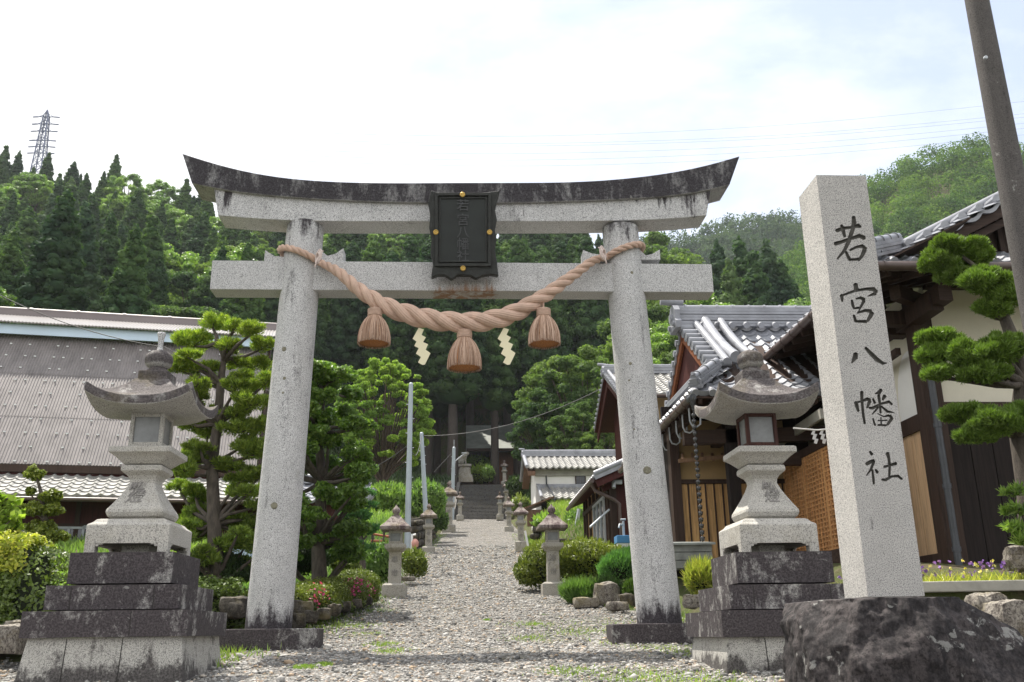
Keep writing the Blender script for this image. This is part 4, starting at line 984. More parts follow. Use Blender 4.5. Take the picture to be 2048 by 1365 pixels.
m=MB(); q_=.6*SB_; m.prism([V3(X0,Y0,Z0-.1),V3(X0+4.2,Y0,Z0-.1),V3(X0+4.2,YR,ZR-.1),V3(X0+.75,YR,ZR-.1),V3(X0+.75,Y0+.75,Z0+.75*SB_-.1)],(0,0,0),(0,0,.02)); m.prism([V3(X0,Y0,Z0-.1),V3(X0+.75,Y0+.75,Z0+.75*SB_-.1),V3(X0+.75,Y0+6.3,Z0+.75*SB_-.1),V3(X0,Y0+6.3,Z0-.1)],(0,0,0),(0,0,.02)); m.build('soffit_boards',M['darkwoody'],Bh)
m=MB()
for i in range(19): x=X0+.12+i*.22; ll=min(1.9,max(.1,x-X0)) if x<X0+.8 else 1.9; m.bar((x,Y0+.02,Z0-.15),(x,Y0+ll,Z0-.15+ll*.62),.05,.07)
for i in range(22): y=Y0+.5+i*.27; m.bar((X0+.02,y,Z0-.15),(X0+.8,y,Z0+.35),.045,.06)
m.build('rafters',M['darkwoody'],Bh)
m=MB(); m.bar((X0-.08,Y0-.1,Z0-.12),(X0-.08,Y0+6.2,Z0-.14),.0,.0) if False else None
m.tube([(X0-.07,Y0-.05,Z0-.13),(X0-.07,Y0+6.2,Z0-.16)],.055,12)
for i in range(14): c=V3(X0-.07,Y0+.2+i*.42,Z0-.135); m.tube([c-V3(0,.012,0),c+V3(0,.012,0)],.063,12)
m.build('gutter',M['gutter'],Bh)
for y in (13.75,14.2,14.65,15.15,15.7,16.3):
    m=MB(); c=V3(X0+.02,y,Z0-.17); m.tube([c,c+V3(0,0,-.20),c+V3(.03,0,-.27),c+V3(.10,0,-.29),c+V3(.16,0,-.25),c+V3(.17,0,-.10)],.013,8); m.build('gutter_hook',M['steel'],Bh)
0
m=MB(); m.tube([(X0-.07,Y0+.02,Z0-.13),(X0-.07,Y0-.3,Z0-.15)],.05,12); m.build('gutter_spout',M['metal'],Bh)
# walls
zb=2.5; zm=3.72; yw=15.4; xw=3.62
m=MB(); m.b2(xw,5.5,yw,yw+.1,zm+.06,Z0+.0); m.build('ochre_plaster',M['ochre'],Bh)
m=MB()
for i in range(13): x=xw+.02+i*.145; m.b2(x,x+.138,yw-.02,yw+.08,zb,zm)
m.build('front_boarding',M['orange'],Bh)
m=MB()
for i in range(14): x=xw+.016+i*.145; m.b2(x-.011,x+.011,yw-.05,yw-.02,zb,zm)
m.b2(xw-.1,5.5,yw-.07,yw+.0,zm,zm+.07); m.b2(xw-.1,5.5,yw-.06,yw+.02,zb-.12,zb)
m.build('battens',M['darkwood'],Bh)
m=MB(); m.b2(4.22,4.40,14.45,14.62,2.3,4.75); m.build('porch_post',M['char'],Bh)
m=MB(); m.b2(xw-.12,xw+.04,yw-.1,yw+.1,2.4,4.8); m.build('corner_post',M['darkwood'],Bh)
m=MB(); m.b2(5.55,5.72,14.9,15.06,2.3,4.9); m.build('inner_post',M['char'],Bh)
m=MB(); m.bar((3.55,14.53,4.32),(6.2,14.53,4.40),.16,.22); m.bar((4.3,14.5,4.45),(4.3,17,4.45),.16,.24); m.bar((4.75,13.9,4.5),(4.75,17,4.5),.13,.2); m.bar((3.6,14.5,4.62),(3.6,19,4.62),.12,.16)
m.bar((4.3,14.53,3.98),(6.3,14.53,3.98),.13,.20)
m.build('porch_beams',M['darkwoodx'],Bh)
m=MB(); 
for i in range(6): m.bar((3.62+i*.17,14.95,4.05),(3.72+i*.17,15.38,4.22),.04,.05)
m.bar((3.55,14.95,4.03),(4.6,14.95,4.12),.05,.06); m.build('pent_rafters',wood('light_rafter',(.20,.12,.07)),Bh)
m=MB(); m.bar((5.32,13.2,4.42),(5.40,15.4,4.42),.05,.15); m.build('whitewashed_beam',M['concrete'],Bh)
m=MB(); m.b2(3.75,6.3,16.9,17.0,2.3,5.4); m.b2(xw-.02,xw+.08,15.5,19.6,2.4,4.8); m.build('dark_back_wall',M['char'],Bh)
m=MB(); m.b2(4.3,6.3,12.9,16.9,2.05,2.42); m.build('porch_floor',M['darkwoody'],Bh)
# lattice doors facing the path
xd=5.42; y0,y1,za,zbb=12.75,15.35,2.48,3.98
LD=MB(); LD.b2(xd+.06,xd+.075,y0,y1,za,zbb); ld=LD.build('lattice_doors',M['latticeshade'],Bh)
m=MB()
for i in range(22): y=y0+i*(y1-y0)/21; w=.034 if i%7==0 else .011; m.b2(xd-.005,xd+.03,y-w,y+w,za,zbb)
for i in range(22): z=za+i*(zbb-za)/21; w=.03 if i in(0,21) else .010; m.b2(xd+.002,xd+.028,y0,y1,z-w,z+w)
m.build('lattice_bars',M['lattice'],ld)
m=MB(); m.b2(xd-.03,xd+.09,y0-.05,y1,zbb,zbb+.12); m.build('door_head',M['darkwood'],ld)
m=MB(); m.b2(xd-.03,xd+.09,y0-.05,y1,za-.1,za); m.build('door_sill',M['darkwood'],ld)
chn=thing('rain_chain','black rain chain hanging from the gutter corner left of the right stone lantern','rain chain',(X0-.07,Y0-.25,Z0-.2))
m=MB(); m.tube([(X0-.07,Y0-.25,Z0-.14),(X0-.07,Y0-.25,2.25)],.008,6); m.build('chain_rod',M['black'],chn)
m=MB(); z=Z0-.20; m.lathe((X0-.07,Y0-.25,0),[(.055,z+.05),(.05,z),(.025,z-.10),(.02,z-.14)],14); m.build('funnel',M['black'],chn)
for i in range(26):
    m=MB(); zz=z-.20-i*.088; m.lathe((X0-.07,Y0-.25,0),[(.012,zz-.055),(.026,zz-.05),(.036,zz),(.030,zz+.002),(.012,zz-.02)],10); m.build('link',M['black'],chn)
tg=thing('plank_trough','grey weathered plank box under the rain chain by the ochre house','planter box',at(1375,1140,13.2))
b=tg.location; m=MB()
for k in range(3): m.box((b.x,b.y-.2,b.z+.06+k*.11),(.62,.03,.10)); m.box((b.x,b.y+.2,b.z+.06+k*.11),(.62,.03,.10))
for s in (-1,1): m.box((b.x+s*.29,b.y,b.z+.17),(.03,.4,.33))
m.box((b.x,b.y,b.z+.05),(.56,.38,.03)); m.build('planks',plain('weathered_plank',(.17,.18,.17),.8,.3,6),tg)
m=MB(); m.box((b.x,b.y-.02,b.z+.36),(.70,.5,.03),M=Matrix.Rotation(R(6),3,'X')); m.build('lid',plain('weathered_lid',(.24,.26,.25),.7,.2,6),tg)
m=MB()
hp=at(1637,880,13.0)
def zig(c,s):
    z_=[(0,0),(.035,-.01),(.01,-.06),(.05,-.07),(.02,-.13),(.06,-.14),(.03,-.21),(-.01,-.20),(.005,-.15),(-.03,-.14),(-.005,-.08),(-.04,-.07)]
    m.prism([c+V3(a*s,0,b_*s) for a,b_ in z_],(0,0,0),(0,.003,0))
zig(hp+V3(-.06,0,.15),1); zig(hp+V3(.06,0,.15),1); m.tube([hp+V3(-.35,0,.17),hp+V3(0,0,.14),hp+V3(.3,0,.17)],.012,6)
o=m.build('porch_streamers',M['paper']); tag(o,'pair of small white zigzag papers hanging in front of the lattice doors','paper streamer')

# ================================================================ C: low wing with sliding window
Ch=thing('low_wing','low brown annex with a sliding window, seen left of the right torii pillar','house',(3.9,24,3.3))
SC=.42; fc=math.sqrt(1+SC*SC); EX,EZc=3.42,5.18
m=MB(); nc,pw,Nn=tiles(m,(EX,23.75,EZc),(0,1,0),slopeB(1,0,SC),5.6,3.4*fc); eave_discs(m,(EX,23.75,EZc),(0,1,0),slopeB(1,0,SC),5.6,nc,pw,Nn); m.build('roof_left_slope',M['tile'],Ch)
m=MB(); tiles(m,(EX+6.8,23.75,EZc),(0,1,0),slopeB(-1,0,SC),5.6,3.4*fc); m.build('roof_right_slope',M['tile'],Ch)
ap=V3(EX+3.4,23.7,EZc+SC*3.4); m=MB(); rp=[V3(EX,23.7,EZc),V3(EX+6.8,23.7,EZc)]
for q in rp: m.tube([q+V3(0,0,.07),ap+V3(0,0,.07)],.075,12); m.bar(q+V3(0,-.02,-.02),ap+V3(0,-.02,-.02),.05,.14)
ridge(m,ap,ap+V3(0,5.7,0),.25,.2); oni(m,ap,(0,-1,0),.9)
m.build('verge_and_ridge_tiles',M['tile'],Ch)
m=MB()
for q in rp: m.bar(q+V3(.05,.05,-.17),ap+V3(0,.05,-.17),.05,.2); m.bar(q+V3(.25,.4,-.27),ap+V3(0,.4,-.27),.05,.14)
plane_board(m,(EX,23.75,EZc),(0,1,0),slopeB(1,0,SC),5.6,3.4*fc,-.08,.03)
m.build('bargeboard_and_soffit',M['redwood'],Ch)
m=MB(); m.prism([V3(3.95,24.3,3.3),V3(3.95,24.3,5.25),V3(6.8,24.3,6.4),V3(9.6,24.3,5.25),V3(9.6,24.3,3.3)],(0,0,0),(0,.1,0)); m.build('front_wall',M['redwood'],Ch)
m=MB(); m.b2(3.88,3.98,24.4,29.2,3.2,5.3); m.build('side_wall',M['orange'],Ch)
m=MB()
for y in (24.35,24.75,25.55,26.35,27.1,27.9,28.6,29.15): m.b2(3.82,3.92,y-.06,y+.06,3.2,5.25)
for y in (24.1+.4*i for i in range(13)): m.b2(3.86,3.90,y-.015,y+.015,3.2,5.2)
m.b2(3.80,3.92,24.4,29.2,4.80,4.92); m.b2(3.8,3.92,24.4,29.2,3.5,3.58); m.b2(3.88,4.05,24.18,24.34,3.2,5.2); m.b2(4.5,4.62,24.2,24.31,3.3,5.6); m.build('frame_posts',M['darkwood'],Ch)
w=MB(); w.b2(3.80,3.86,24.75,26.75,3.62,4.78); wd=w.build('window',M['window'],Ch); m=MB()
for y in (24.75,25.4,26.08,26.75): m.b2(3.77,3.85,y-.03,y+.03,3.6,4.8)
m.b2(3.77,3.85,24.7,26.8,3.57,3.65); m.b2(3.77,3.85,24.7,26.8,4.75,4.82); m.build('window_frame',M['steel'],wd)
m=MB(); m.tube([(EX-.06,23.7,EZc-.1),(EX-.06,29.4,EZc-.12)],.06,10); m.build('gutter',M['gutter'],Ch)
m=MB(); m.tube([(EX-.04,24,EZc-.15),(EX+.05,24,EZc-.32),(3.95,24.0,EZc-.55),(4.08,24.0,EZc-.65),(4.1,24.0,3.25)],.045,10); m.build('downpipe',M['gutter'],Ch)
m=MB(); p,q=at(1218,985+0,24.3),at(1188,1052,24.0); m.tube([at(1218,1020,24.0),at(1180,1055,23.5)],.03,8); m.build('awning_pole',M['steel'],Ch)
m=MB(); c=at(1235,965,24.0); m.box(c,(.22,.12,.10)); m.tube([c+V3(-.1,-.05,0),c+V3(-.12,-.1,-.16)],.05,10); m.build('outdoor_lamp',M['steel'],Ch)
bx=thing('water_cabinet','white cabinet with a blue lid beside the right torii pillar','cabinet',at(1252,1118,21.5)); b=bx.location
m=MB(); m.box((b.x+.1,b.y,b.z+.16),(.62,.4,.34)); m.build('cabinet_body',M['whitebox'],bx,bevel=.01); m=MB(); m.box((b.x+.1,b.y,b.z+.42),(.64,.42,.17)); m.build('lid',M['bluebox'],bx,bevel=.01)
tp=thing('standpipe_tap','metal standpipe tap rising above the blue and white cabinet','tap',b+V3(.02,.25,.5)); m=MB(); q=b+V3(.02,.25,.45); m.tube([q,q+V3(0,0,.42)],.03,8); m.tube([q+V3(0,0,.34),q+V3(-.10,-.06,.34),q+V3(-.12,-.08,.26)],.022,8); m.tube([q+V3(-.06,0,.46),q+V3(.06,0,.46)],.02,6); m.build('tap_body',M['steel'],tp)

# ================================================================ D: two-storey house behind
Dh=thing('two_storey_house','tall house behind the annex with a dark red gable and grey tiles','house',(5.3,29,3.6))
SD=.5; fd=math.sqrt(1+SD*SD); XD,YD,ZD=4.95,28.2,8.50
m=MB(); nc,pw,Nn=tiles(m,(XD,YD,ZD),(1,0,0),slopeB(0,1,SD),6,2.8*fd); eave_discs(m,(XD,YD,ZD),(1,0,0),slopeB(0,1,SD),6,nc,pw,Nn); m.build('roof_front_slope',M['tile2'],Dh)
m=MB(); tiles(m,(XD,YD+5.6,ZD),(1,0,0),slopeB(0,-1,SD),6,2.8*fd); m.build('roof_back_slope',M['tile2'],Dh)
apd=V3(XD,YD+2.8,ZD+SD*2.8)
m=MB(); ridge(m,apd,apd+V3(6,0,0),.26,.22); oni(m,apd+V3(0,0,-.05),(-1,0,0),.8); rake(m,V3(XD,YD,ZD),apd,(-1,0,0),inn=.2,sp=.27,r=.05); rake(m,V3(XD,YD+5.6,ZD),apd,(-1,0,0),inn=.2,sp=.27,r=.05); m.build('ridge_and_verge_tiles',M['tile'],Dh)
m=MB(); m.prism([V3(XD+.1,YD,ZD-.15),V3(XD+.1,YD+2.8,ZD+1.25),V3(XD+.1,YD+5.6,ZD-.15),V3(XD+.1,YD+5.6,ZD-.45),V3(XD+.1,YD+2.8,ZD+.95),V3(XD+.1,YD,ZD-.45)],(0,0,0),(.05,0,0)); plane_board(m,(XD,YD,ZD),(1,0,0),slopeB(0,1,SD),6,2.8*fd,-.08,.03); plane_board(m,(XD,YD+5.6,ZD),(1,0,0),slopeB(0,-1,SD),6,2.8*fd,-.08,.03); m.build('bargeboard',M['redwood'],Dh)
m=MB(); m.prism([V3(XD+.6,YD+.9,3.4),V3(XD+.6,YD+.9,8.7),V3(XD+.6,YD+2.8,9.7),V3(XD+.6,YD+4.7,8.7),V3(XD+.6,YD+4.7,3.4)],(0,0,0),(.1,0,0)); m.build('gable_wall',M['redwood'],Dh)
m=MB(); m.b2(XD+.7,XD+6,YD+.9,YD+1.0,7.35,8.7); m.build('ochre_plaster',M['ochre'],Dh)
m=MB(); m.b2(XD+.7,XD+6,YD+.88,YD+1.0,3.4,7.3); m.build('front_boarding',M['orange'],Dh)
m=MB(); m.b2(XD+.7,XD+6,YD+.82,YD+.9,7.28,7.40); m.b2(XD+.62,XD+.78,YD+.80,YD+.98,3.4,8.7); m.tube([(XD,YD-.07,ZD-.1),(XD+6,YD-.07,ZD-.1)],.055,10); m.build('trim',M['darkwoodx'],Dh)

# ================================================================ kura storehouse
Kh=thing('plaster_storehouse','white plastered storehouse with small barred window and grey tiled roofs beyond the garden','storehouse',(6.3,46,6.6))
xk0,xk1=3.62,9.4; yk=45.0; ze=9.02
Bk=slopeB(0,1,.42); fk=math.sqrt(1+.42**2)
m=MB(); nc,pw,Nn=tiles(m,(xk0-.45,yk-.7,ze-.12),(1,0,0),Bk,6.9,2.2*fk,pitch=.30,row=.3,kind='h'); m.build('main_roof_front',M['tile2'],Kh)
m=MB(); tiles(m,(xk0-.45,yk+3.7,ze-.12),(1,0,0),slopeB(0,-1,.42),6.9,2.2*fk,pitch=.30,row=.3,kind='h'); m.build('main_roof_back',M['tile2'],Kh)
za_=ze-.12+.42*2.2
m=MB(); ridge(m,(xk0-.5,yk+1.5,za_),(xk1+1,yk+1.5,za_),.26,.24,4,.08,False); oni(m,(xk0-.48,yk+1.5,za_),(-1,0,0),.8)
for s,yy in ((1,yk-.7),(-1,yk+3.7)): m.tube([(xk0-.45,yy,ze-.06),(xk0-.45,yk+1.5,za_+.06)],.09,10)
m.build('roof_ridge',M['tile'],Kh)
M['kurabrown']=wood('brown_gable_board',(.14,.08,.05))
m=MB(); m.prism([V3(xk0-.40,yk-.7,ze-.3),V3(xk0-.40,yk+1.5,za_-.16),V3(xk0-.40,yk+3.7,ze-.3),V3(xk0-.40,yk+3.7,ze-.5),V3(xk0-.4,yk+1.5,za_-.4),V3(xk0-.4,yk-.7,ze-.5)],(0,0,0),(.35,0,0)); m.build('gable_eave',M['kurabrown'],Kh)
m=MB(); m.prism([V3(xk0,yk,6.3),V3(xk0,yk,ze-.06),V3(xk0,yk+1.5,za_-.15),V3(xk0,yk+3,ze-.06),V3(xk0,yk+3,6.3)],(0,0,0),(xk1-xk0,0,0)); m.build('plaster_wall',M['plaster'],Kh)
m=MB(); m.b2(xk0-.02,xk1,yk-.14,yk+0.0-.003,ze-.42,ze-.10); m.build('eave_moulding',M['concrete'],Kh)
w0=at(1152,950,yk); w=MB(); w.b2(w0.x,w0.x+.42,yk-.03,yk+.01,8.1,8.62); wd=w.build('window',M['window'],Kh); m=MB()
for i in range(6): m.b2(w0.x+i*.084-.008,w0.x+i*.084+.008,yk-.06,yk-.03,8.08,8.64)
m.b2(w0.x-.06,w0.x+.48,yk-.08,yk-.003,8.64,8.70); m.b2(w0.x-.05,w0.x-.01,yk-.05,yk-.003,8.05,8.64); m.b2(w0.x+.43,w0.x+.47,yk-.05,yk-.003,8.05,8.64); m.build('window_bars',M['darkwood'],wd)
m=MB(); nc,pw,Nn=tiles(m,(xk0+.12,yk-1.9,7.28),(1,0,0),slopeB(0,1,.42),6.3,1.9*fk,pitch=.30,row=.3,kind='h'); m.build('lower_roof',M['tile2'],Kh)
m=MB(); ridge(m,(xk0+.15,yk-.12,8.0),(xk1+1,yk-.12,8.0),.12,.16,2,.06,False); oni(m,(xk0+.15,yk-.12,7.95),(-1,0,0),.5); m.tube([(xk0+.12,yk-1.9,7.34),(xk0+.12,yk-.1,8.1)],.08,10)
m.build('lower_ridge',M['tile'],Kh)
m=MB(); pts=[at(1092,946,yk-.1),at(1093,968,yk-.15),at(1110,995,yk-1.9),at(1108,1010,yk-1.9)]; m.tube(pts,.035,8); m.build('downpipe',M['metal'],Kh)
m=MB(); m.b2(xk0+.9,xk1+1,yk-1.3,yk-1.2,6.2,7.35); m.build('lower_wall',M['cream'],Kh)
m=MB(); m.b2(xk0+.15,xk0+.9,yk-1.35,yk-1.25,6.2,7.3); m.b2(5.6,6.2,yk-1.33,yk-1.28,6.2,7.1); m.build('dark_door',M['char'],Kh)
m=MB(); m.prism([V3(2.7,yk-2.2,6.75),V3(4.3,yk-2.2,7.35),V3(4.3,yk-2.2,7.28),V3(2.7,yk-2.2,6.68)],(0,0,0),(0,1.6,0)); m.b2(3.05,3.9,yk-2.0,yk-1.9,6.0,6.75); m.build('lean_to',M['kurabrown'],Kh)

# ================================================================ left farmhouse, turned ten degrees
PSI=R(10.5); E0=at(200,992,26.)
LHo=thing('farmhouse','long farmhouse on the left with a brown corrugated roof above a silvery tiled pent roof','house',(E0.x,E0.y,2.6),rz=PSI)
ux=Vector((math.cos(PSI),math.sin(PSI),0)); uy=Vector((-math.sin(PSI),math.cos(PSI),0))
def lp(u,v,ly):
    """pixel -> local point on the plane local y = ly"""
    o=Vector((0,0,EZ)); q=at(u,v,20)-o; P0=LHo.location+uy*ly; k=(P0-o).dot(uy)/q.dot(uy); w=o+q*k-LHo.location
    return V3(w.dot(ux),ly,w.z)
le=lp(200,992,0); zE=le.z; xr_=lp(468,996,0).x; XLn=-16
S1=.42; f1=math.sqrt(1+S1*S1); ztop=lp(200,945,1.6).z; S1=(ztop-zE)/1.6; f1=math.sqrt(1+S1*S1)
m=MB(); nc,pw,Nn=tiles(m,(XLn,0,zE),(1,0,0),slopeB(0,1,S1),xr_-XLn+2.2,1.65*f1,pitch=.30,row=.27,lip=.06,step=.035); m.build('pent_roof_tiles',M['tilesh'] if 'tilesh' in M else M['tile2'],LHo,world=False)
m=MB(); m.tube([(XLn,-.1,zE-.12),(xr_+2.2,-.1,zE-.12)],.06,10)
m.build('gutter',M['gutter'],LHo,world=False)
yb_=1.2; zb1=lp(200,932,yb_).z; ytop=4.6
a=lp(0,668,ytop); b=lp(400,690,ytop); zt1=(a.z+b.z)/2; xR=lp(535,700,ytop).x
M['corr']=plain('brown_corrugated_metal',(.190,.172,.170),.42,.24,1.3,stretch=(2.2,2.2,.35),metal=.0,spec=.5,bumps=.02)
m=MB(); Bm=slopeB(0,ytop-yb_,zt1-zb1); Lm=math.hypot(ytop-yb_,zt1-zb1)
tiles(m,(XLn,yb_,zb1),(1,0,0),Bm,xR-XLn,Lm,pitch=.085,row=Lm/3.02,kind='c',step=.008,lip=.03); m.build('corrugated_roof',M['corr'],LHo,world=False)
m=MB(); Nm=Bm.cross(V3(1,0,0)); Nm=-Nm if Nm.z<0 else Nm
rows=10
for r in range(rows):
    t_=Lm*(r+.15)/rows; n=int((xR+9)/.42)
    for i in range(n):
        if (i%3)==2 and r%2: continue
        c=V3(-9+i*.42+(.14 if i%2 else 0),yb_,zb1)+Bm*t_+Nm*.025; m.box(c,(.065,.03,.035))
tag(m.build('snow_stop_clips',M['whitebox'],LHo,world=False),kind='stuff')
zf=lp(200,658,ytop-.3).z; m=MB(); m.b2(XLn,xR+.3,ytop-.32,ytop-.26,zt1-.06,zf); m.build('blue_fascia',M['bluefas'],LHo,world=False)
ycap=6.0; zc1=lp(200,640,ycap).z
m=MB(); tiles(m,(XLn,ytop-.5,zf+.03),(1,0,0),slopeB(0,ycap-ytop+.5,zc1-zf-.03),xR-XLn+.5,math.hypot(ycap-ytop+.5,zc1-zf-.03),pitch=.105,row=3,kind='c',step=.0,lip=.05); m.build('cap_roof',plain('cap_metal',(.26,.245,.24),.4,.1,.6),LHo,world=False)
m=MB(); m.b2(XLn,xR+.3,ycap-.12,ycap+.12,zc1-.05,zc1+.14); m.tube([(XLn,ycap,zc1+.18),(xR+.3,ycap,zc1+.18)],.09,10)
for i in range(12): m.tube([(XLn+3+i*1.5,ycap,zc1+.18),(XLn+3.1+i*1.5,ycap,zc1+.18)],.11,10)
m.build('cap_ridge',plain('ridge_metal',(.20,.17,.17),.45,.1,.6),LHo,world=False)
m=MB(); m.prism([(xR+.1,yb_+.3,zb1),(xR+.1,ytop,zt1),(xR+.1,ycap,zc1-.1),(xR+.1,8,zb1)],(-.08,0,0),(0,0,0)); m.build('gable_end',M['darkwood'],LHo,world=False)
m=MB(); m.b2(XLn,xr_+1.8,1.3,1.45,.0,zb1+.05); m.build('front_wall',M['redwood'],LHo,world=False)
m=MB(); m.prism([(XLn,.0,zE-.1),(XLn,1.6,ztop-.1),(XLn,1.6,ztop-.14),(XLn,0,zE-.14)],(0,0,0),(xr_-XLn+2.1,0,0)); m.b2(XLn,xr_+2,1.2,1.3,ztop-.1,zb1-.02)
for i in range(14): m.b2(xr_+1.7-i*1.5,xr_+1.82-i*1.5,1.2,1.3,0,zE+.2)
m.b2(XLn,xr_+1.8,1.22,1.3,zE-.75,zE-.62); m.build('posts_and_rails',M['darkwood'],LHo,world=False)
for (u0,u1,v0,v1) in ((-40,95,1058,1100),(100,172,1058,1100),(168,210,1056,1080)):
    p,q=lp(u0,v0,1.25),lp(u1,v1,1.25); w=MB(); w.b2(p.x,q.x,1.22,1.28,q.z,p.z); wd=w.build('window',M['window'],LHo,world=False); m=MB()
    for x in (p.x,(p.x+q.x)/2,q.x): m.b2(x-.03,x+.03,1.18,1.25,q.z-.04,p.z+.04)
    m.b2(p.x,q.x,1.18,1.25,p.z,p.z+.06); m.build('window_frame',M['steel'],wd,world=False)
# small tiled gate roof behind the clipped tree
Gs=thing('tiled_gatehouse','small dark gatehouse with an upturned ridge tile peeking out behind the green clipped tree','gatehouse',at(700,1040,27))
b=at(690,985,27); m=MB(); tiles(m,(b.x-1.6,26.2,b.z-.35),(1,0,0),slopeB(0,1,.5),2.3,1.6,pitch=.28); ridge(m,(b.x-1.6,27.5,b.z+.32),(b.x+.65,27.5,b.z+.32),.2,.2,3,.07,False)
m.tube([V3(b.x+.40,26.2,b.z-.42),V3(b.x+.62,26.2,b.z-.38),V3(b.x+.82,26.2,b.z-.22),V3(b.x+.92,26.2,b.z-.02)],[.12,.12,.10,.07],12)
m.lathe((b.x+.45,26.6,b.z-.2),[(.25,0),(.22,.1),(.10,.18),(.14,.28),(.12,.38),(.03,.46)],12)
m.build('roof_tiles',M['tile'],Gs); m=MB(); m.b2(b.x-1.3,b.x+.35,26.7,28,2.9,b.z-.3); m.build('wall',M['redwood'],Gs)

# ---------------------------------------------------------------- poles, pylon, wires
def pole(name,label,u,v0,v1,D,r0,r1,mat,cat='utility pole',lean=0,extra=None,group=None,zbase=None):
    p=at(u,v1,D); q=at(u if lean==0 else lean,v0,D); L=thing(name,label,cat,(p.x,p.y,p.z if zbase is None else zbase),group=group)
    zb_=p.z-.3 if zbase is None else zbase
    x1=q.x if lean else p.x
    m=MB(); m.tube([(p.x,D,zb_),(x1,D,q.z)],[r0,r1],20); m.lathe((x1,D,q.z),[(r1,0),(r1*.6,r1*.5),(.001,r1*.6)],16); m.build('shaft',mat,L)
    m=MB()
    for i in range(6 if extra!='no' else 0):
        z=zb_+2.0+i*(q.z-zb_-2.2)/6; k=(z-zb_)/(q.z-zb_); xx=p.x+(x1-p.x)*k; m.tube([(xx+(r0+.03)*(-1)**i,D,z),(xx-(r0+.03)*(-1)**i*0,D,z)],.012,6)
    if m.v: m.build('step_bolt',M['steel'],L)
    return L,(x1,D,q.z)
pl,_=pole('grey_steel_pole','tallest pale grey steel pole left of the path, behind the nearest left lantern',815,768,1075,27,.092,.062,M['polegrey'],lean=822,group='slim grey poles left of the path')
pole('grey_steel_pole','second grey pole, leaning left, rising behind the second left lantern',852,867,1015,37,.10,.075,M['polegrey'],lean=843,group='slim grey poles left of the path')
L3,top3=pole('grey_steel_pole','farthest grey pole, with a short lamp arm, left of the stone stairs',904,896,1030,57,.13,.10,M['polegrey'],lean=908,group='slim grey poles left of the path')
m=MB(); x,y,z=top3; m.tube([(x,y,z-.9),(x+.65,y,z-.35)],.035,8); m.box((x+.62,y,z-.33),(.3,.12,.06)); m.tube([(x,y,z),(x,y,z+.5)],.02,6); m.build('lamp_arm',M['steel'],L3)
# big concrete pole at the right
p0=at(2030,400,8.5); xx=p0.x; Lp=thing('concrete_utility_pole','thick dark concrete utility pole leaning into the frame at the right edge','utility pole',(xx,8.5,1.6))
m=MB(); m.tube([(xx,8.5,.4),(xx,8.5,9.5)],[.172,.112],28); m.build('shaft',M['polecon'],Lp)
m=MB(); m.tube([(xx-.13,8.36,7.2),(xx-.13,8.33,7.2)],.02,8); m.build('step_hole_plug',M['steel'],Lp)
def pylon(u,vt,vb,D,label,w=3.2,ht=None,arms=6,rz=0):
    t_=at(u,vt,D); b=at(u,vb,D); zb_=b.z-16; Hh=t_.z-zb_; L=thing('transmission_pylon',label,'pylon',(t_.x,D,zb_),rz=rz)
    m=MB(); hw=lambda k:(w*(1-k)**1.0*1.15+.55*(k<.97)); N=14; c=V3(0,0,0); prev=None
    for i in range(N+1):
        k=i/N; h=hw(k); z=Hh*k; cs=[V3(sx*h,sy*h,z) for sx,sy in ((-1,-1),(1,-1),(1,1),(-1,1))]
        if prev:
            for j in range(4): m.bar(prev[j],cs[j],.26); m.bar(prev[j],cs[(j+1)%4],.13); m.bar(prev[(j+1)%4],cs[j],.13)
        for j in range(4): m.bar(cs[j],cs[(j+1)%4],.12)
        prev=cs
    m.build('lattice_mast',M['pylonm'],L,world=False); ends=[]
    for k in (.93,.86,.79,.70,.64,.58):
        m=MB(); z=Hh*k; a=w*.5+1.6
        m.bar((-a,0,z),(a,0,z),.22); m.bar((-a,0,z),(0,0,z+1.2),.14); m.bar((a,0,z),(0,0,z+1.2),.14)
        m.bar((-a-1.6,0,z-.1),(-a,0,z),.30); m.bar((a,0,z),(a+1.6,0,z-.1),.30); m.build('cross_arm',M['pylonm'],L,world=False); ends.append((t_.x+a,D,zb_+z))
    return L,t_,ends
M['pylonm']=plain('pylon_steel',(.10,.12,.20),.5,.1,1)
_,pt,ends=pylon(95,220,330,250,'slender lattice pylon standing on the forested ridge at the left',w=1.3)
_,pt2,ends2=pylon(1990,215,300,330,'distant lattice pylon partly hidden behind the thick concrete pole',w=2.6)
def wire(name,label,pts,r,sag=0,group=None,n=24):
    P=[]
    for i in range(len(pts)-1):
        a,b=Vector(pts[i]),Vector(pts[i+1]); 
        for k in range(n): q=k/n; P.append(a+(b-a)*q-V3(0,0,sag*4*q*(1-q)))
    P.append(Vector(pts[-1])); c0=P[0].copy(); m=MB(); m.tube([p for p in P],r,5,cap=False); o=m.build(name,M['wire']); return tag(o,label,'cable',group)
vs=[(240,262,300),(268,312,228),(276,320,246)]
for i,(vl,vm,vr) in enumerate(((238,270,218),(252,285,243),(256,290,250),(275,305,262),(281,318,272),(290,330,285))):
    a=at(-60,vl-8,250); b=at(95,vl,250); c=at(1100,vm+2,330); d=at(2080,vr-18,330)
    # long sagging conductor from the ridge pylon across the valley
    P=catmull([a,b,at(600,(vl*1.0+vm*2)/3+6,285),c,at(1600,(vm+vr)/2+4,330),d],10)
    m=MB(); m.tube(P,.045,4,cap=False); o=m.build('power_line',M['pylonm']); tag(o,'thin high-voltage line crossing the pale sky above the torii','cable','high-voltage lines across the sky')
wire('service_cable','thin cable running down from upper left across the farmhouse roof',[at(-40,570,24),at(330,695,24),at(640,800,24)],.012,.25)
wire('service_cable','cable sagging between the grey poles and the red gabled house at the right',[at(560,960,30),at(820,888,27.2),at(843,872,37),at(1235,760,33)],.014,.55)
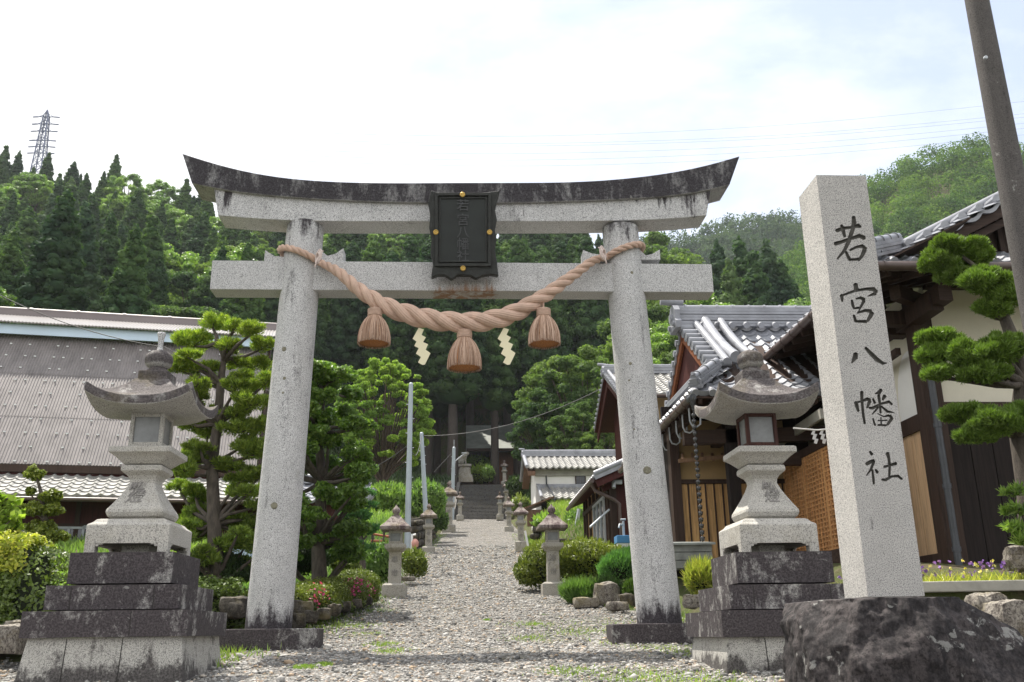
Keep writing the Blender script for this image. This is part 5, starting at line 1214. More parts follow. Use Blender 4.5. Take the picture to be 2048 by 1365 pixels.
wire('service_cable','short guy cable slanting down left from the lamp pole near the stairs',[at(905,905,57),at(868,945,57)],.02,.0)
# ---------------------------------------------------------------- foliage
def unit(a): return a/np.maximum(1e-9,np.linalg.norm(a,axis=-1,keepdims=True))
def leafgen(C,Rd,n,L,W,seed,shell=.6,up=.35,flat=1.,mode='skin',tophalf=0,jit=.6):
    rg=np.random.RandomState(seed); C=np.asarray(C,float); Rd=np.asarray(Rd,float)
    if Rd.ndim==1: Rd=np.stack([Rd,Rd,Rd*flat],1)
    w=(Rd[:,0]*Rd[:,2]); idx=rg.choice(len(C),n,p=w/w.sum())
    d=unit(rg.randn(n,3)); 
    if tophalf: f=(d[:,2]<0)&(rg.rand(n)<tophalf); d[f,2]*=-1
    r=shell+(1-shell)*rg.rand(n)**.6
    P=C[idx]+d*Rd[idx]*r[:,None]
    u=np.array([0,0,up])
    if mode=='skin':
        N_=unit(d*.8+rg.randn(n,3)*jit+u); T=unit(np.cross(N_,rg.randn(n,3)))
    else:
        T=unit(d+rg.randn(n,3)*jit*.7+u*2); N_=unit(np.cross(T,rg.randn(n,3)))
    Bv=np.cross(N_,T); s=(.7+.6*rg.rand(n))[:,None]
    a=P-T*L/2*s; b=P+Bv*W/2*s-T*L*.05; c=P+T*L/2*s; e=P-Bv*W/2*s-T*L*.05
    V=np.stack([a,b,c,e],1).reshape(-1,3); Fq=np.arange(4*n).reshape(n,4); return V,Fq
def leafobj(name,VF,mat,parent=None,off=None):
    V,Fq=VF
    if off is not None: V=V-np.array(off)
    return link(name,npmesh(name,V,Fq),mat,parent)
_ib=bmesh.new(); bmesh.ops.create_cube(_ib,size=2); bmesh.ops.subdivide_edges(_ib,edges=_ib.edges[:],cuts=1,use_grid_fill=True); ICV=unit(np.array([v.co[:] for v in _ib.verts])); ICF=np.array([[l.index for l in f.verts] for f in _ib.faces]); _ib.free()
def cores(C,Rd,k,seed):
    C=np.asarray(C,float); Rd=np.asarray(Rd,float); rg=np.random.RandomState(seed); n=len(C)
    V=(ICV[None]*(1+.25*(rg.rand(n,len(ICV),1)-.5))*Rd[:,None]*k+C[:,None]).reshape(-1,3)
    return V,(ICF[None]+np.arange(n)[:,None,None]*len(ICV)).reshape(-1,4)
def coremesh(name,C,Rd,k,seed,mat,parent,off=None):
    V,Fq=cores(C,Rd,k,seed)
    if off is not None: V=V-np.array(off)
    return link(name,npmesh(name,V,Fq[:,:3]),mat,parent)
def joinVF(*a):
    V=[];F_=[];b=0
    for v,f in a: V.append(v);F_.append(f+b);b+=len(v)
    return np.concatenate(V),np.concatenate(F_)
def cedar(name,seed,Ht,Rm,base=.08,n=16000,leaf=(.30,.20),mat='cedar',pw=.7,puff=.62):
    rg=random.Random(seed); C=[];Rd=[]; z=Ht*base; lean=rg.uniform(-.2,.2)
    while z<Ht*.97:
        k=(z/Ht-base)/(1-base); Rr=Rm*(1-k)**pw*min(1,.6+k*2.5)*rg.uniform(.9,1.08); pr=puff*(.62+.5*(1-k)); m_=max(3,int(6.28*Rr/(1.55*pr))); a0=rg.random()*6
        for i in range(m_):
            q=a0+6.283*i/m_+rg.uniform(-.25,.25); rr=max(.05,Rr-pr*rg.uniform(.4,1.0)); cr=pr*rg.uniform(.7,1.25); C.append((rr*math.cos(q),rr*math.sin(q),z+rg.uniform(-.35,.35))); Rd.append((cr,cr,cr*.82))
        z+=pr*1.25
    C+=[(0,0,Ht*.985),(.1,0,Ht*.955)]; Rd+=[(.22,.22,.42),(.38,.38,.42)]
    o=thing(name,'','tree'); m=MB()
    m.tube([(0,0,-1.5),(lean*.3,0,Ht*.4),(0,0,Ht*.93)],[.02*Ht,.013*Ht,.03],8)
    m.build('trunk',M['bark'] if Ht<22 else M['barkg'],o,world=False)
    inner=[(0,0,Ht*base+(Ht*.9-Ht*base)*i/9) for i in range(10)]; ir=[(max(.2,Rm*(1-i/10)**pw*.62),)*2+(Ht*.09,) for i in range(10)]
    leafobj('crown',joinVF(leafgen(C,Rd,n,leaf[0],leaf[1],seed,shell=.88,up=.22,mode='skin',jit=.5),cores(C+inner,Rd+ir,.80,seed)),M[mat],o)
    o['_h']=Ht; o['_r']=Rm; return o
def broad(name,seed,Ht,Rm,n=19000,leaf=(.22,.14),mat='broad',trunk=.25,ncl=110,cl=(.12,.21),sh=.5):
    rg=random.Random(seed); C=[];Rd=[]; zc_=Ht*(trunk+ (1-trunk)/2); hz=Ht*(1-trunk)/2
    for i in range(ncl):
        q=rg.random()*6.283; ct=rg.uniform(-.8,1); st_=math.sqrt(1-ct*ct); r=rg.uniform(.66,.92)
        C.append((Rm*r*st_*math.cos(q),Rm*r*st_*math.sin(q),zc_+hz*r*ct)); cr=Rm*rg.uniform(*cl); Rd.append((cr,cr,cr*.62))
    o=thing(name,'','tree'); m=MB(); m.tube([(0,0,-1.2),(.1,0,Ht*trunk),(0,.1,zc_+hz*.4)],[.024*Ht,.017*Ht,.03],8)
    for c in C[::3]: m.tube([(0,0,Ht*trunk*rg.uniform(.75,1.3)),(c[0]*.5,c[1]*.5,(c[2]+Ht*trunk)/2+.2),c],[.008*Ht,.005*Ht,.02],5,cap=False)
    m.build('trunk',M['bark'],o,world=False)
    leafobj('crown',joinVF(leafgen(C,Rd,n,leaf[0],leaf[1],seed,shell=sh,up=.4,jit=.8),cores(C,Rd,.55,seed)),M[mat],o)
    o['_h']=Ht; o['_r']=Rm; return o
HILLC=[cedar('cedar_tree',11+i,18,2.9+.3*(i%3),base=.03,n=17000,pw=(.62,.7,.8,.66,.74)[i],puff=(.62,.7,.55,.75,.6)[i],mat='cedar' if i!=3 else 'cedar2') for i in range(5)]
TALL=[cedar('tall_cedar_tree',31+i,26,3.3,base=.36,n=16000,pw=.55,leaf=(.32,.2),puff=.8) for i in range(3)]
BRD=[broad('broadleaf_tree',51+i,11+i,3.4+.3*i,mat=('broad','broad','weed')[i]) for i in range(3)]
used=set()
def plant(proto,x,y,label,group,rz=None,sc=1,z=None,xy=None):
    z=H(x,y)-.1 if z is None else z; rz=rnd.random()*6.28 if rz is None else rz
    s=(sc*(xy or 1),sc*(xy or 1),sc)
    if proto.name not in used:
        used.add(proto.name); proto.location=(x,y,z); proto.rotation_euler=(0,0,rz); proto.scale=s; o=proto
    else: o=copy_tree(proto,(x,y,z),rz,s)
    o['label']=label; o['group']=group; return o
def plant_px(proto,u,vt,D,label,group,xy=None,**k):
    t_=at(u,vt,D); z=H(t_.x,D)-.1; s=(t_.z-z)/proto['_h']; return plant(proto,t_.x,D,label,group,sc=s,xy=xy,**k)
GL='cedars packed on the left hillside'; GCn='cedars of the grove behind the stairs and torii'; GR='trees on the slope right of the torii'
LBL={('c','l'):('dark green conical cedar among many on the left hillside above the farmhouse',GL),
('c','c'):('dark cedar standing in the dense grove behind the torii and stairs',GCn),
('c','r'):('dark cedar on the slope seen above the tiled roofs right of the torii','cedars on the slope right of the torii'),
('b','l'):('light green rounded broadleaf tree between cedars on the left hillside','broadleaf trees on the left hillside'),
('b','c'):('green broadleaf tree between the cedars behind the torii','broadleaf trees behind the torii'),
('b','r'):('light green broadleaf tree above the tiled roofs right of the torii','broadleaf trees right of the torii')}
def side(x,y):
    u=uv((x,y,H(x,y)+10))[0]; return 'l' if u<640 else ('c' if u<1235 else 'r')
cnt=0
y=62.
while y<172:
    x=-.62*y+rnd.uniform(0,3)
    while x<.36*y:
        px=x+rnd.uniform(-1.2,1.2); py=y+rnd.uniform(-2.2,2.2); u,v=uv((px,py,H(px,py)+16)); ok=-120<u<1720
        b=px/py
        if py<105 and 655<u<1240: ok=False
        if py<74 and not (px<-22): ok=False
        if abs(px-2)<5.5 and py<104: ok=False
        if b>.16 and py<98 : ok=False
        if b>.19 and py>128: ok=False
        if 1250<u<1650 and v<500: ok=False
        if ok:
            s=side(px,py); r=rnd.random(); isb=(r<.09) or (py>133 and r<.45)
            if s=='r': isb=r<.5
            if isb: p=BRD[rnd.randrange(3)]; sc=rnd.uniform(.8,1.1); k='b'
            else: p=HILLC[rnd.randrange(5)]; sc=rnd.uniform(.72,1.12)*(1 if s!='r' else .8)*(.86 if py>140 else 1); k='c'
            plant(p,px,py,*LBL[(k,s)],sc=sc,xy=rnd.uniform(.95,1.25)); cnt+=1
        x+=rnd.uniform(4.8,6.6)
    y+=6.6
print('forest',cnt)
# named trees in the grove: trunks one can tell apart
for u,D,vt,xy in ((862,90,470,1.0),(879,97,480,.9),(908,85,465,1.15),(986,89,480,.9),(1033,94,470,1),(1049,97,480,1),(822,93,470,1),(785,88,500,1),(748,92,480,1),(705,90,480,1),(1085,90,490,1),(1120,96,480,1),(1170,92,470,1),(1215,98,470,1),(940,104,470,1),(965,110,470,1),(1010,106,480,1),(1150,104,470,1),(660,95,480,1),(620,88,500,1),(840,103,470,1),(890,108,470,1)):
    plant_px(TALL[rnd.randrange(3)],u,vt,D,'tall dark cedar with a bare straight trunk in the grove behind the stairs','tall bare-trunked cedars behind the stairs',xy=xy)
for u,vt,D in ((1432,482,90),(1478,478,92),(1532,482,91),(1505,505,86),(1562,520,90),(1455,520,85),(1585,560,94),(1410,560,95)):
    plant_px(HILLC[rnd.randrange(5)],u,vt,D,'tall dark cedar in the clump standing above the entrance roof, right of the torii','dark cedar clump above the entrance roof')
for i,(u,vt,D) in enumerate(((1330,588,82),(1370,600,78),(1415,588,80),(1462,603,76),(1510,612,75),(1560,598,78),(1605,592,76),(1310,625,66),(1350,640,62),(1395,650,60),(1290,600,74),(1640,590,80),(1310,470,118),(1290,490,112))):
    plant_px(BRD[i%3],u,vt,D,*LBL[('b','r')])
for i,(u,vt,D) in enumerate(((1165,690,62),(1120,705,66),(1200,760,60),(1090,770,64),(1150,800,57),(1205,845,55))):
    plant_px(BRD[i%2],u,vt,D,'light green broadleaf tree just left of the right torii pillar, above the white storehouse','light trees above the white storehouse')
for i,(u,vt,D) in enumerate(((262,395,140),(310,500,92),(350,490,95),(270,510,93),(500,488,96),(480,500,90),(410,540,84))):
    plant_px(BRD[i%3],u,vt,D,'pale broadleaf tree lighter than the cedars round it, left of the torii','pale trees left of the torii')
CH=broad('chestnut_tree',77,9.5,3.2,n=70000,leaf=(.15,.085),mat='bright',trunk=.16,ncl=300,cl=(.06,.13),sh=.3)
plant_px(CH,772,712,50,'bright yellow-green round-crowned tree between the left torii pillar and the rope',None,rz=1.0)
for u,vt,D in ((1100,690,88),(1140,720,86),(1190,700,88),(1235,690,88),(790,740,96),(735,720,92),(690,700,90),(930,600,116),(1020,620,112),(960,560,122),(870,600,118)):
    plant_px(HILLC[rnd.randrange(5)],u,vt,D,'young dark conifer filling the shade below the tall cedars behind the stairs','young conifers in the grove')
for pr in TALL+HILLC+BRD:
    if pr.name not in used:
        for ch in list(pr.children): bpy.data.objects.remove(ch)
        bpy.data.objects.remove(pr)

# ---------------------------------------------------------------- far hills: one mass each
def farhill(name,crest,D0,D1,zb,seed,ncrown,rad,leaf,mat,label,treeh,nl,back=60,conif=.3,off=0):
    us=np.linspace(crest[0][0],crest[-1][0],40); V=[]; K=14
    def surf(u,k):
        v=lerp_tab(crest,u); D=D0+(D1-D0)*k; top=at(u,v,D1); x=at(u,v,D).x; z=zb+(top.z-treeh-zb)*(k**.85); return Vector((x,D,z+2*mn.noise((x*.03,D*.03,seed))))
    for k in list(np.linspace(0,1,K))+[1+back/(D1-D0)]:
        for u in us:
            p=surf(u,min(k,1)); 
            if k>1: p=Vector((p.x*(1+back/D1),D1+back,zb))
            V.append(p[:])
    nu=len(us); A=np.arange(len(V)).reshape(-1,nu); Fq=np.stack([A[:-1,:-1],A[:-1,1:],A[1:,1:],A[1:,:-1]],-1).reshape(-1,4)
    o=link(name,npmesh(name,np.array(V),Fq),M['ground'],smooth=True); tag(o,kind='structure')
    rg=random.Random(seed); C=[];Rd=[]
    for i in range(ncrown):
        u=rg.uniform(crest[0][0],crest[-1][0]); k=rg.random(); p=surf(u,k); r=rad*rg.uniform(.65,1.25)
        if rg.random()<conif:
            for j in range(4): C.append((p.x,p.y,p.z+treeh*(.35+.22*j))); q=r*(.62-.14*j); Rd.append((q,q,q*1.1))
        else:
            for j in range(3): C.append((p.x+rg.uniform(-1,1)*r*.5,p.y+rg.uniform(-1,1)*r*.5,p.z+treeh*.5+rg.uniform(-.1,.35)*r)); q=r*rg.uniform(.5,.75); Rd.append((q,q,q*.75))
    o=leafobj(name+'_woodland',leafgen(C,Rd,nl,leaf,leaf*.65,seed,shell=.9,up=.2,jit=.42),mat); tag(o,label,'woodland',kind='stuff')
M['hillwood']=leafmat('hill_foliage',(.060,.115,.040),(.125,.190,.065),.38,.7,.25,spec=.05)
farhill('right_hill',[(1480,640),(1530,560),(1580,500),(1640,445),(1700,385),(1735,350),(1775,335),(1800,308),(1840,296),(1885,276),(1930,266),(1960,263),(2000,268),(2060,290),(2160,330)],150,245,20,5,1300,4.0,.6,M['hillwood'],'mixed green woodland covering the steep hill behind the inscribed pillar',7,330000)
farhill('far_hill',[(1180,500),(1250,470),(1300,461),(1390,455),(1402,440),(1450,430),(1500,424),(1560,416),(1640,410),(1720,400),(1800,395)],300,400,60,9,1500,5.2,1.0,M['cedar2'],'hazy bluish woodland on the distant ridge behind the cedar clump',9,220000)

# ---------------------------------------------------------------- clipped garden trees and shrubs
def pads_tree(name,label,cat,base,trunk,pads,D,mat,leaf,n,seed,tr=.14,bark='barkpine',mode='radial',flat=.62,thick=.8,shell=.35,split=4,pscale=1.12):
    """cloud-pruned tree: pads given as (u,v,half width px,half height px,depth offset)"""
    rg=random.Random(seed); o=thing(name,label,cat,base); C=[];Rd=[]
    tp=[Vector(p) for p in trunk]; m=MB(); m.tube(tp,[tr*(1-.75*i/(len(tp)-1)) for i in range(len(tp))],12)
    sub=[]
    for p in pads:
        u,v,ru,rv=p[:4]; ru*=pscale; rv*=pscale; dd=p[4] if len(p)>4 else rg.uniform(-.5,.5); c=at(u,v,D+dd); s=(D+dd)/F*1.02; a=ru*s; h=rv*s
        C.append(c[:]); Rd.append((a*.72,a*thick*.72,h*.72)); 
        for j in range(split*4): q=rg.random()*6.28; e_=rg.uniform(-.25,1); ce=math.sqrt(max(0,1-e_*e_)); f_=rg.uniform(.62,.85); C.append((c.x+a*f_*ce*math.cos(q),c.y+a*thick*f_*ce*math.sin(q),c.z+e_*h*f_)); g_=rg.uniform(.2,.36); Rd.append((a*g_,a*g_,max(h*g_*1.3,a*g_*.6)))
        near=min(tp,key=lambda t_:(t_-c).length+max(0,(t_.z-c.z))*1.5); k=(near+c)/2+V3(rg.uniform(-.1,.1),rg.uniform(-.1,.1),rg.uniform(-.12,.02))
        m.tube([near-V3(0,0,.05),k,c-V3(0,0,h*.35)],[tr*.38,tr*.24,tr*.12],7)
        for j in range(3): q=rg.random()*6.28; m.tube([c-V3(0,0,h*.4),c+V3(a*.6*math.cos(q),a*.4*math.sin(q),h*.1)],[tr*.12,.008],5)
    m.build('trunk',M[bark],o)
    leafobj('crown',leafgen(C,Rd,n,leaf[0],leaf[1],seed,shell=shell,up=.35,mode=mode,tophalf=.3,jit=.6),M[mat],o,off=o.location); return o
Dp=13.4
tk=[at(432,1160,Dp),at(428,1040,Dp),at(424,930,Dp+.1),at(436,840,Dp),at(442,760,Dp),at(448,715,Dp),at(435,680,Dp)]
pads_tree('cloud_pruned_yew','tall cloud-pruned tree with layered yellow-green pads between the left lantern and torii pillar','tree',tk[0],tk,
 [(425,648,34,16),(470,655,30,14),(505,662,30,16),(385,685,42,20),(455,690,26,14),(522,692,26,20),(362,728,34,16),(418,738,30,14),(500,730,42,16),(392,770,26,16),(472,772,28,16),(528,765,24,18),(372,812,34,15),(505,806,44,18),(440,826,28,12),(388,850,30,18),(478,858,40,20),(535,850,26,18),(400,902,34,18),(505,902,40,22),(370,935,26,18),(455,930,30,14),(520,950,36,18),(390,985,30,14),(490,985,40,20),(540,1010,26,20),(420,1048,54,16),(500,1050,44,18),(385,1072,36,16),(460,1092,34,16),(525,1092,30,22),(400,1120,34,16),(480,1135,36,16)]+[(438+(-1)**i*(22+(i*37)%60),700+i*13,20+(i*7)%12,11) for i in range(32)],Dp,'pine',(.085,.014),110000,5,tr=.11,split=3,shell=.15,flat=.6,thick=.9)
Ds=16.5
tk=[at(640,1180,Ds),at(636,1080,Ds),at(645,960,Ds),at(635,860,Ds),at(640,780,Ds)]
rg=random.Random(4); pads=[]
for v in range(745,1120,26):
    k=(v-745)/375.; hw=34+62*math.sin(min(1,k*1.25+.12)*math.pi*.62); 
    for j in range(4): pads.append((640+rg.uniform(-1,1)*hw*.85+12*math.sin(k*5),v+rg.uniform(-12,12),rg.uniform(22,38),rg.uniform(14,20),rg.uniform(-.9,.6)))
for p in ((655,748,24,18),(700,790,24,16),(705,850,26,16),(712,905,26,18),(716,960,22,18),(700,1010,30,20),(705,1060,28,18),(585,800,30,20),(575,860,30,20),(690,745,18,12)): pads.append(p)
pads_tree('clipped_podocarp','large glossy dark green clipped tree with dense clumps right behind the left torii pillar','tree',tk[0],tk,pads,Ds,'gloss',(.08,.034),115000,6,tr=.14,mode='skin',shell=.3,thick=.9)
Dj=9.6
tk=[at(2075,1150,Dj),at(2060,980,Dj),at(2040,860,Dj),at(2048,760,Dj),at(2030,690,Dj),at(2005,625,Dj),at(2000,575,Dj)]
pads_tree('cloud_pruned_juniper','cloud-pruned juniper with dense vivid green pads in front of the white plaster wall at right','tree',tk[0],tk,
 [(1915,498,60,28,.1),(1878,528,38,30,.1),(1950,520,40,24,.2),(1905,555,34,20,.1),(1970,568,56,30,-.2),(2020,590,46,34,-.2),(1990,620,40,20,-.1),(1880,680,44,20,.1),(1868,715,32,26,.1),(1880,748,34,20,.0),(1950,712,56,34,-.2),(2010,700,50,36,-.2),(1975,750,50,22,-.2),(1925,832,44,22,0),(1990,850,62,32,-.3),(2045,840,36,30,-.2),(1950,872,40,20,-.2),(2060,480,34,50,.3)],Dj,'juniper',(.07,.013),170000,8,tr=.15,mode='radial',shell=.35,split=5,thick=.75)
m=MB(); a,b=at(2075,600,Dj+.05),at(2030,620,Dj); 
o=thing('dead_branch_stub','','')if False else None
# small cloud-pruned ilex behind the left hedge
Di=12.5
tk=[at(95,1110,Di),at(90,1040,Di),at(82,985,Di),at(72,950,Di)]
pads_tree('small_pruned_holly','small cloud-pruned bush with four grey-green balls in front of the farmhouse','shrub',tk[0],tk,[(70,950,20,15,0),(105,995,24,14,0),(72,1020,34,15,0),(100,1022,26,13,0),(78,1058,32,16,0),(108,1075,24,14,0),(60,985,10,10,0)],Di,'box',(.05,.025),9000,3,tr=.05,mode='skin',split=3)
Dl=10.2
tk=[at(-30,1120,Dl),at(-20,1060,Dl),at(5,1010,Dl)]
pads_tree('leafy_branch_shrub','fresh green leafy branches entering at the left edge above the hedge','shrub',tk[0],tk,[(5,1000,26,18,0),(25,1030,28,20,0),(8,1060,30,20,0),(-20,1020,30,30,0)],Dl,'bright',(.12,.07),420,9,tr=.03,mode='skin',split=2,shell=.2)
Dn=9.2
tk=[at(2075,1150,Dn),at(2062,1080,Dn),at(2040,1020,Dn)]
pads_tree('slender_bamboo_shrub','slender shrub with thin pale leaves at the right edge by the charred boards','shrub',tk[0],tk,[(2030,985,28,14,0),(2036,1020,30,16,0),(2045,1055,34,18,0),(2050,1085,30,16,0)],Dn,'weed',(.11,.022),900,10,tr=.025,mode='radial',split=2,shell=.1)

def hedge(name,label,path,w,h,mat,topmat,leaf,n,seed,cat='hedge',flowers=None,round_=.25,mode='skin'):
    """clipped hedge along a ground path of (x,y,z)"""
    rg=np.random.RandomState(seed); P=np.array(path,float); seg=np.linalg.norm(np.diff(P,axis=0),axis=1); cum=np.concatenate([[0],np.cumsum(seg)])
    c0=path[len(path)//2]; o=thing(name,label,cat,c0)
    def samp(n,part):
        s=rg.rand(n)*cum[-1]; i=np.clip(np.searchsorted(cum,s)-1,0,len(seg)-1); t_=((s-cum[i])/seg[i])[:,None]; c=P[i]*(1-t_)+P[i+1]*t_
        d=unit((P[i+1]-P[i])*np.array([1,1,0])); sd=np.stack([d[:,1],-d[:,0],0*d[:,0]],1)
        if part=='side': a=np.sign(rg.randn(n)); z=rg.rand(n); off=sd*(a*w/2*(1-round_*.5*z**4))[:,None]; N_=sd*a[:,None]
        else: a=rg.rand(n)*2-1; z=1-.22*np.abs(a)**3; off=sd*(a*w/2)[:,None]; N_=np.tile([0,0,1.],(n,1))
        bump=np.array([.10*mn.noise((q[0]*2.3,q[1]*2.3,zz*h*2.3+seed)) for q,zz in zip(c,z)])
        Q=c+off+N_*bump[:,None]*1.2+rg.randn(n,3)*.025; Q[:,2]+=z*h+ (bump*.5 if part=='top' else 0)
        # end caps rounded
        return Q,N_
    def quads(Q,N_,L,W):
        n=len(Q); N_=unit(N_*.7+rg.randn(n,3)*.6+np.array([0,0,.3]))
        T=unit(np.cross(N_,rg.randn(n,3))); 
        if mode=='radial': T=unit(N_+rg.randn(n,3)*.4); N_=unit(np.cross(T,rg.randn(n,3)))
        Bv=np.cross(N_,T); s=(.7+.6*rg.rand(n))[:,None]
        return np.stack([Q-T*L/2*s,Q+Bv*W/2*s,Q+T*L/2*s,Q-Bv*W/2*s],1).reshape(-1,3),np.arange(4*n).reshape(n,4)
    ns=int(n*.6); Q,N_=samp(ns,'side'); Q2,N2=samp(n-ns,'top'); zr=(Q[:,2]-P[0,2])/h; up_=(zr>.60+.2*rg.rand(len(zr))); Q2=np.concatenate([Q2,Q[up_]]); N2=np.concatenate([N2,N_[up_]]); Q=Q[~up_]; N_=N_[~up_]
    body=quads(Q,N_,*leaf); top=quads(Q2,N2,*leaf)
    # leaf-filled rounded ends
    E=[];
    for e in (P[0],P[-1]): E.append(leafgen([e+np.array([0,0,h*.45])],[[w*.52,w*.52,h*.5]],max(200,n//12),leaf[0],leaf[1],seed+3,shell=.85,up=.2))
    leafobj('foliage',joinVF(body,*E),M[mat],o,off=c0); leafobj('new_growth',top,M[topmat],o,off=c0)
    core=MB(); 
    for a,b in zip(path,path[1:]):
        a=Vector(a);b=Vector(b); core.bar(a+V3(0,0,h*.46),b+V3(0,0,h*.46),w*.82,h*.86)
    core.build('dark_core',M['darkcore'],o)
    if flowers:
        mt,k=flowers; Cn=[];
        for _ in range(9): s=rg.randint(len(P)-1); t_=rg.rand(); q=P[s]*(1-t_)+P[s+1]*t_; Cn.append((q[0]+w*.5*rg.choice([-1,1,1]),q[1],q[2]+h*rg.uniform(.25,.95)))
        tag(leafobj('flowers',leafgen(Cn,[.12+.1*rg.rand() for _ in Cn],k,.045,.035,seed+9,shell=.1,up=.1),M[mt],o,off=c0),kind='stuff')
    return o
M['darkcore']=plain('dark_leaf_core',(.015,.022,.008),.95,.4,10)  # solid core against see-through; shade between the leaves put into its near-black colour
def g3(u,D,dz=0): p=at(u,1100,D); return (p.x,D,zc(D)+dz)
hedge('azalea_hedge','low clipped azalea hedge dotted with pink flowers, right of the left torii pillar',[(-2.55,12.9,1.52),(-2.25,14.5,1.66),(-2.0,16.2,1.85),(-1.88,17.9,2.0)],.75,.42,'hedge','box',(.036,.02),42000,1,flowers=('azalea',280))
hedge('low_hedge','dark green low hedge between the left lantern pedestal and the left torii pillar',[(-4.2,12.0,1.42),(-3.2,12.2,1.46),(-2.75,12.3,1.5)],.7,.52,'hedge','hedge',(.045,.024),12000,2)
hedge('boxy_hedge','tall clipped hedge with yellow-green new growth on top at the left edge',[(-7.2,10.2,1.35),(-5.6,10.2,1.36),(-4.45,10.35,1.36)],1.2,1.03,'hedge','hedgetop',(.05,.028),60000,3)
def dome(name,label,u,v,ru,rv,D,mat,leaf,n,seed,cat='shrub',mode='skin',lobes=11,flat=1,shell=.62,flowers=None):
    c=at(u,v,D); s=D/F; rg=random.Random(seed); a=ru*s; h=rv*s; o=thing(name,label,cat,(c.x,c.y,c.z-h)); C=[c[:]];Rd=[(a*.85,a*.8,h*.92)]
    for j in range(lobes): q=rg.random()*6.28; C.append((c.x+a*.62*math.cos(q),c.y+a*.55*math.sin(q),c.z+rg.uniform(-.35,.3)*h)); k=rg.uniform(.24,.46); Rd.append((a*k,a*k,h*k*1.1))
    leafobj('foliage',joinVF(leafgen(C,Rd,int(n*1.2),leaf[0],leaf[1],seed,shell=shell,up=.35,mode=mode,tophalf=.5),leafgen(C,np.array(Rd)*1.10,n//9,leaf[0]*1.7,leaf[1]*.8,seed+1,shell=.93,up=.8,mode='radial',tophalf=.8)),M[mat],o,off=o.location)
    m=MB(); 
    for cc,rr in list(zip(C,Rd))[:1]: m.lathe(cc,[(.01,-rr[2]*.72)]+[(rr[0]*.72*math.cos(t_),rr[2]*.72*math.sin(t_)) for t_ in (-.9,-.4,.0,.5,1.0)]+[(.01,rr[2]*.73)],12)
    m.build('dark_core',M['darkcore'],o)
    if flowers: leafobj('flowers',leafgen([C[0]],[Rd[0]],flowers[1],.05,.04,seed+5,shell=.92),M[flowers[0]],o,off=o.location)
    return o
dome('round_box_bush','large rounded clipped bush with bronze-green leaves right of the path, behind the nearest right lantern',1088,1132,56,50,20.8,'box',(.055,.028),16000,21)
dome('round_box_bush','wide domed clipped bush in the second row, left of the right torii pillar',1170,1122,78,46,21.4,'box',(.055,.028),22000,22)
dome('low_juniper_bush','blue-green spreading juniper at the foot of the right torii pillar',1236,1138,42,36,19,'juniper2',(.08,.02),7000,23,mode='radial')
dome('low_juniper_bush','green feathery juniper mound partly behind the right torii pillar, upper one',1262,1118,34,24,19.5,'juniper2',(.08,.02),6000,24,mode='radial')
dome('low_juniper_bush','small green juniper mound low against the right torii pillar',1268,1180,20,22,17,'juniper',(.08,.02),4000,25,mode='radial')
dome('trailing_groundcover','pale drooping tuft of grassy ground cover beside the nearest right lantern',1168,1186,44,24,17.6,'weed',(.16,.016),11000,26,mode='radial')
dome('trailing_groundcover','dark drooping ground cover beside the mossy garden stone at right',1212,1188,34,30,17.4,'dark_under',(.12,.018),9000,27,mode='radial')
dome('yellow_green_bush','bright yellow-green young bush between the right torii pillar and the stone lantern pedestal',1404,1158,36,36,12.2,'hedgetop',(.11,.020),6500,28,shell=.3,mode='radial')
dome('leafy_shrub','bright leafy shrub behind the nearest left lantern',765,1125,34,42,22,'weed',(.11,.05),5000,29,shell=.5)
dome('leafy_shrub','reddish-green low shrub between the nearest left lantern and the path',828,1128,26,30,23,'box',(.09,.04),3500,30,shell=.5)
dome('hillside_shrub','pale green shrub mass on the stone wall left of the grey poles',775,1000,50,34,38,'weed',(.16,.08),9000,31,shell=.5)
dome('hillside_shrub','pale green shrub mass spilling over the wall behind the second left lantern',850,1000,44,40,40,'weed',(.16,.08),9000,32,shell=.5)
dome('hillside_shrub','low green shrub on the bank beside the third left lantern',872,1040,26,24,42,'broad',(.16,.08),4000,33,shell=.5)
dome('autumn_tinted_shrub','orange-tinted shrub right of the stairs, above the third right lantern',1040,1015,24,26,60,'hedgetop',(.2,.1),2500,34,shell=.5)
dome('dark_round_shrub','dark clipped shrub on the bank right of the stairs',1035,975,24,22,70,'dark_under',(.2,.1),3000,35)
dome('stair_top_shrub','bright shrub in a sunny gap at the top of the stairs',962,948,30,20,90,'bright',(.22,.10),4500,36,shell=.5)
dome('stair_top_shrub','darker leafy shrub left of the trunk at the top of the stairs',978,948,14,18,88,'weed',(.2,.1),1800,37,shell=.4)
dome('stair_top_shrub','wide pale bush on the slope above the guardian dog',955,928,40,18,97,'weed',(.25,.12),3000,38,shell=.5)
dome('garden_vine','climbing bean vines on the steel frame by the annex',1165,1042,34,30,33,'weed',(.16,.09),3500,39,shell=.1)
dome('garden_vine','leafy vegetables on the terrace below the white storehouse',1105,1040,40,16,37,'weed',(.16,.09),3500,40,shell=.2)
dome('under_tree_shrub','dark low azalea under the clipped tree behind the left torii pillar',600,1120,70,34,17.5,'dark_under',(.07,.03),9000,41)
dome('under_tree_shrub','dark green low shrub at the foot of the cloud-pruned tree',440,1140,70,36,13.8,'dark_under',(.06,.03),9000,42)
dome('under_tree_shrub','small yellow-green clipped shrub beneath the clipped tree, near the nearest left lantern',690,1130,30,20,18.5,'box',(.05,.03),3000,43)
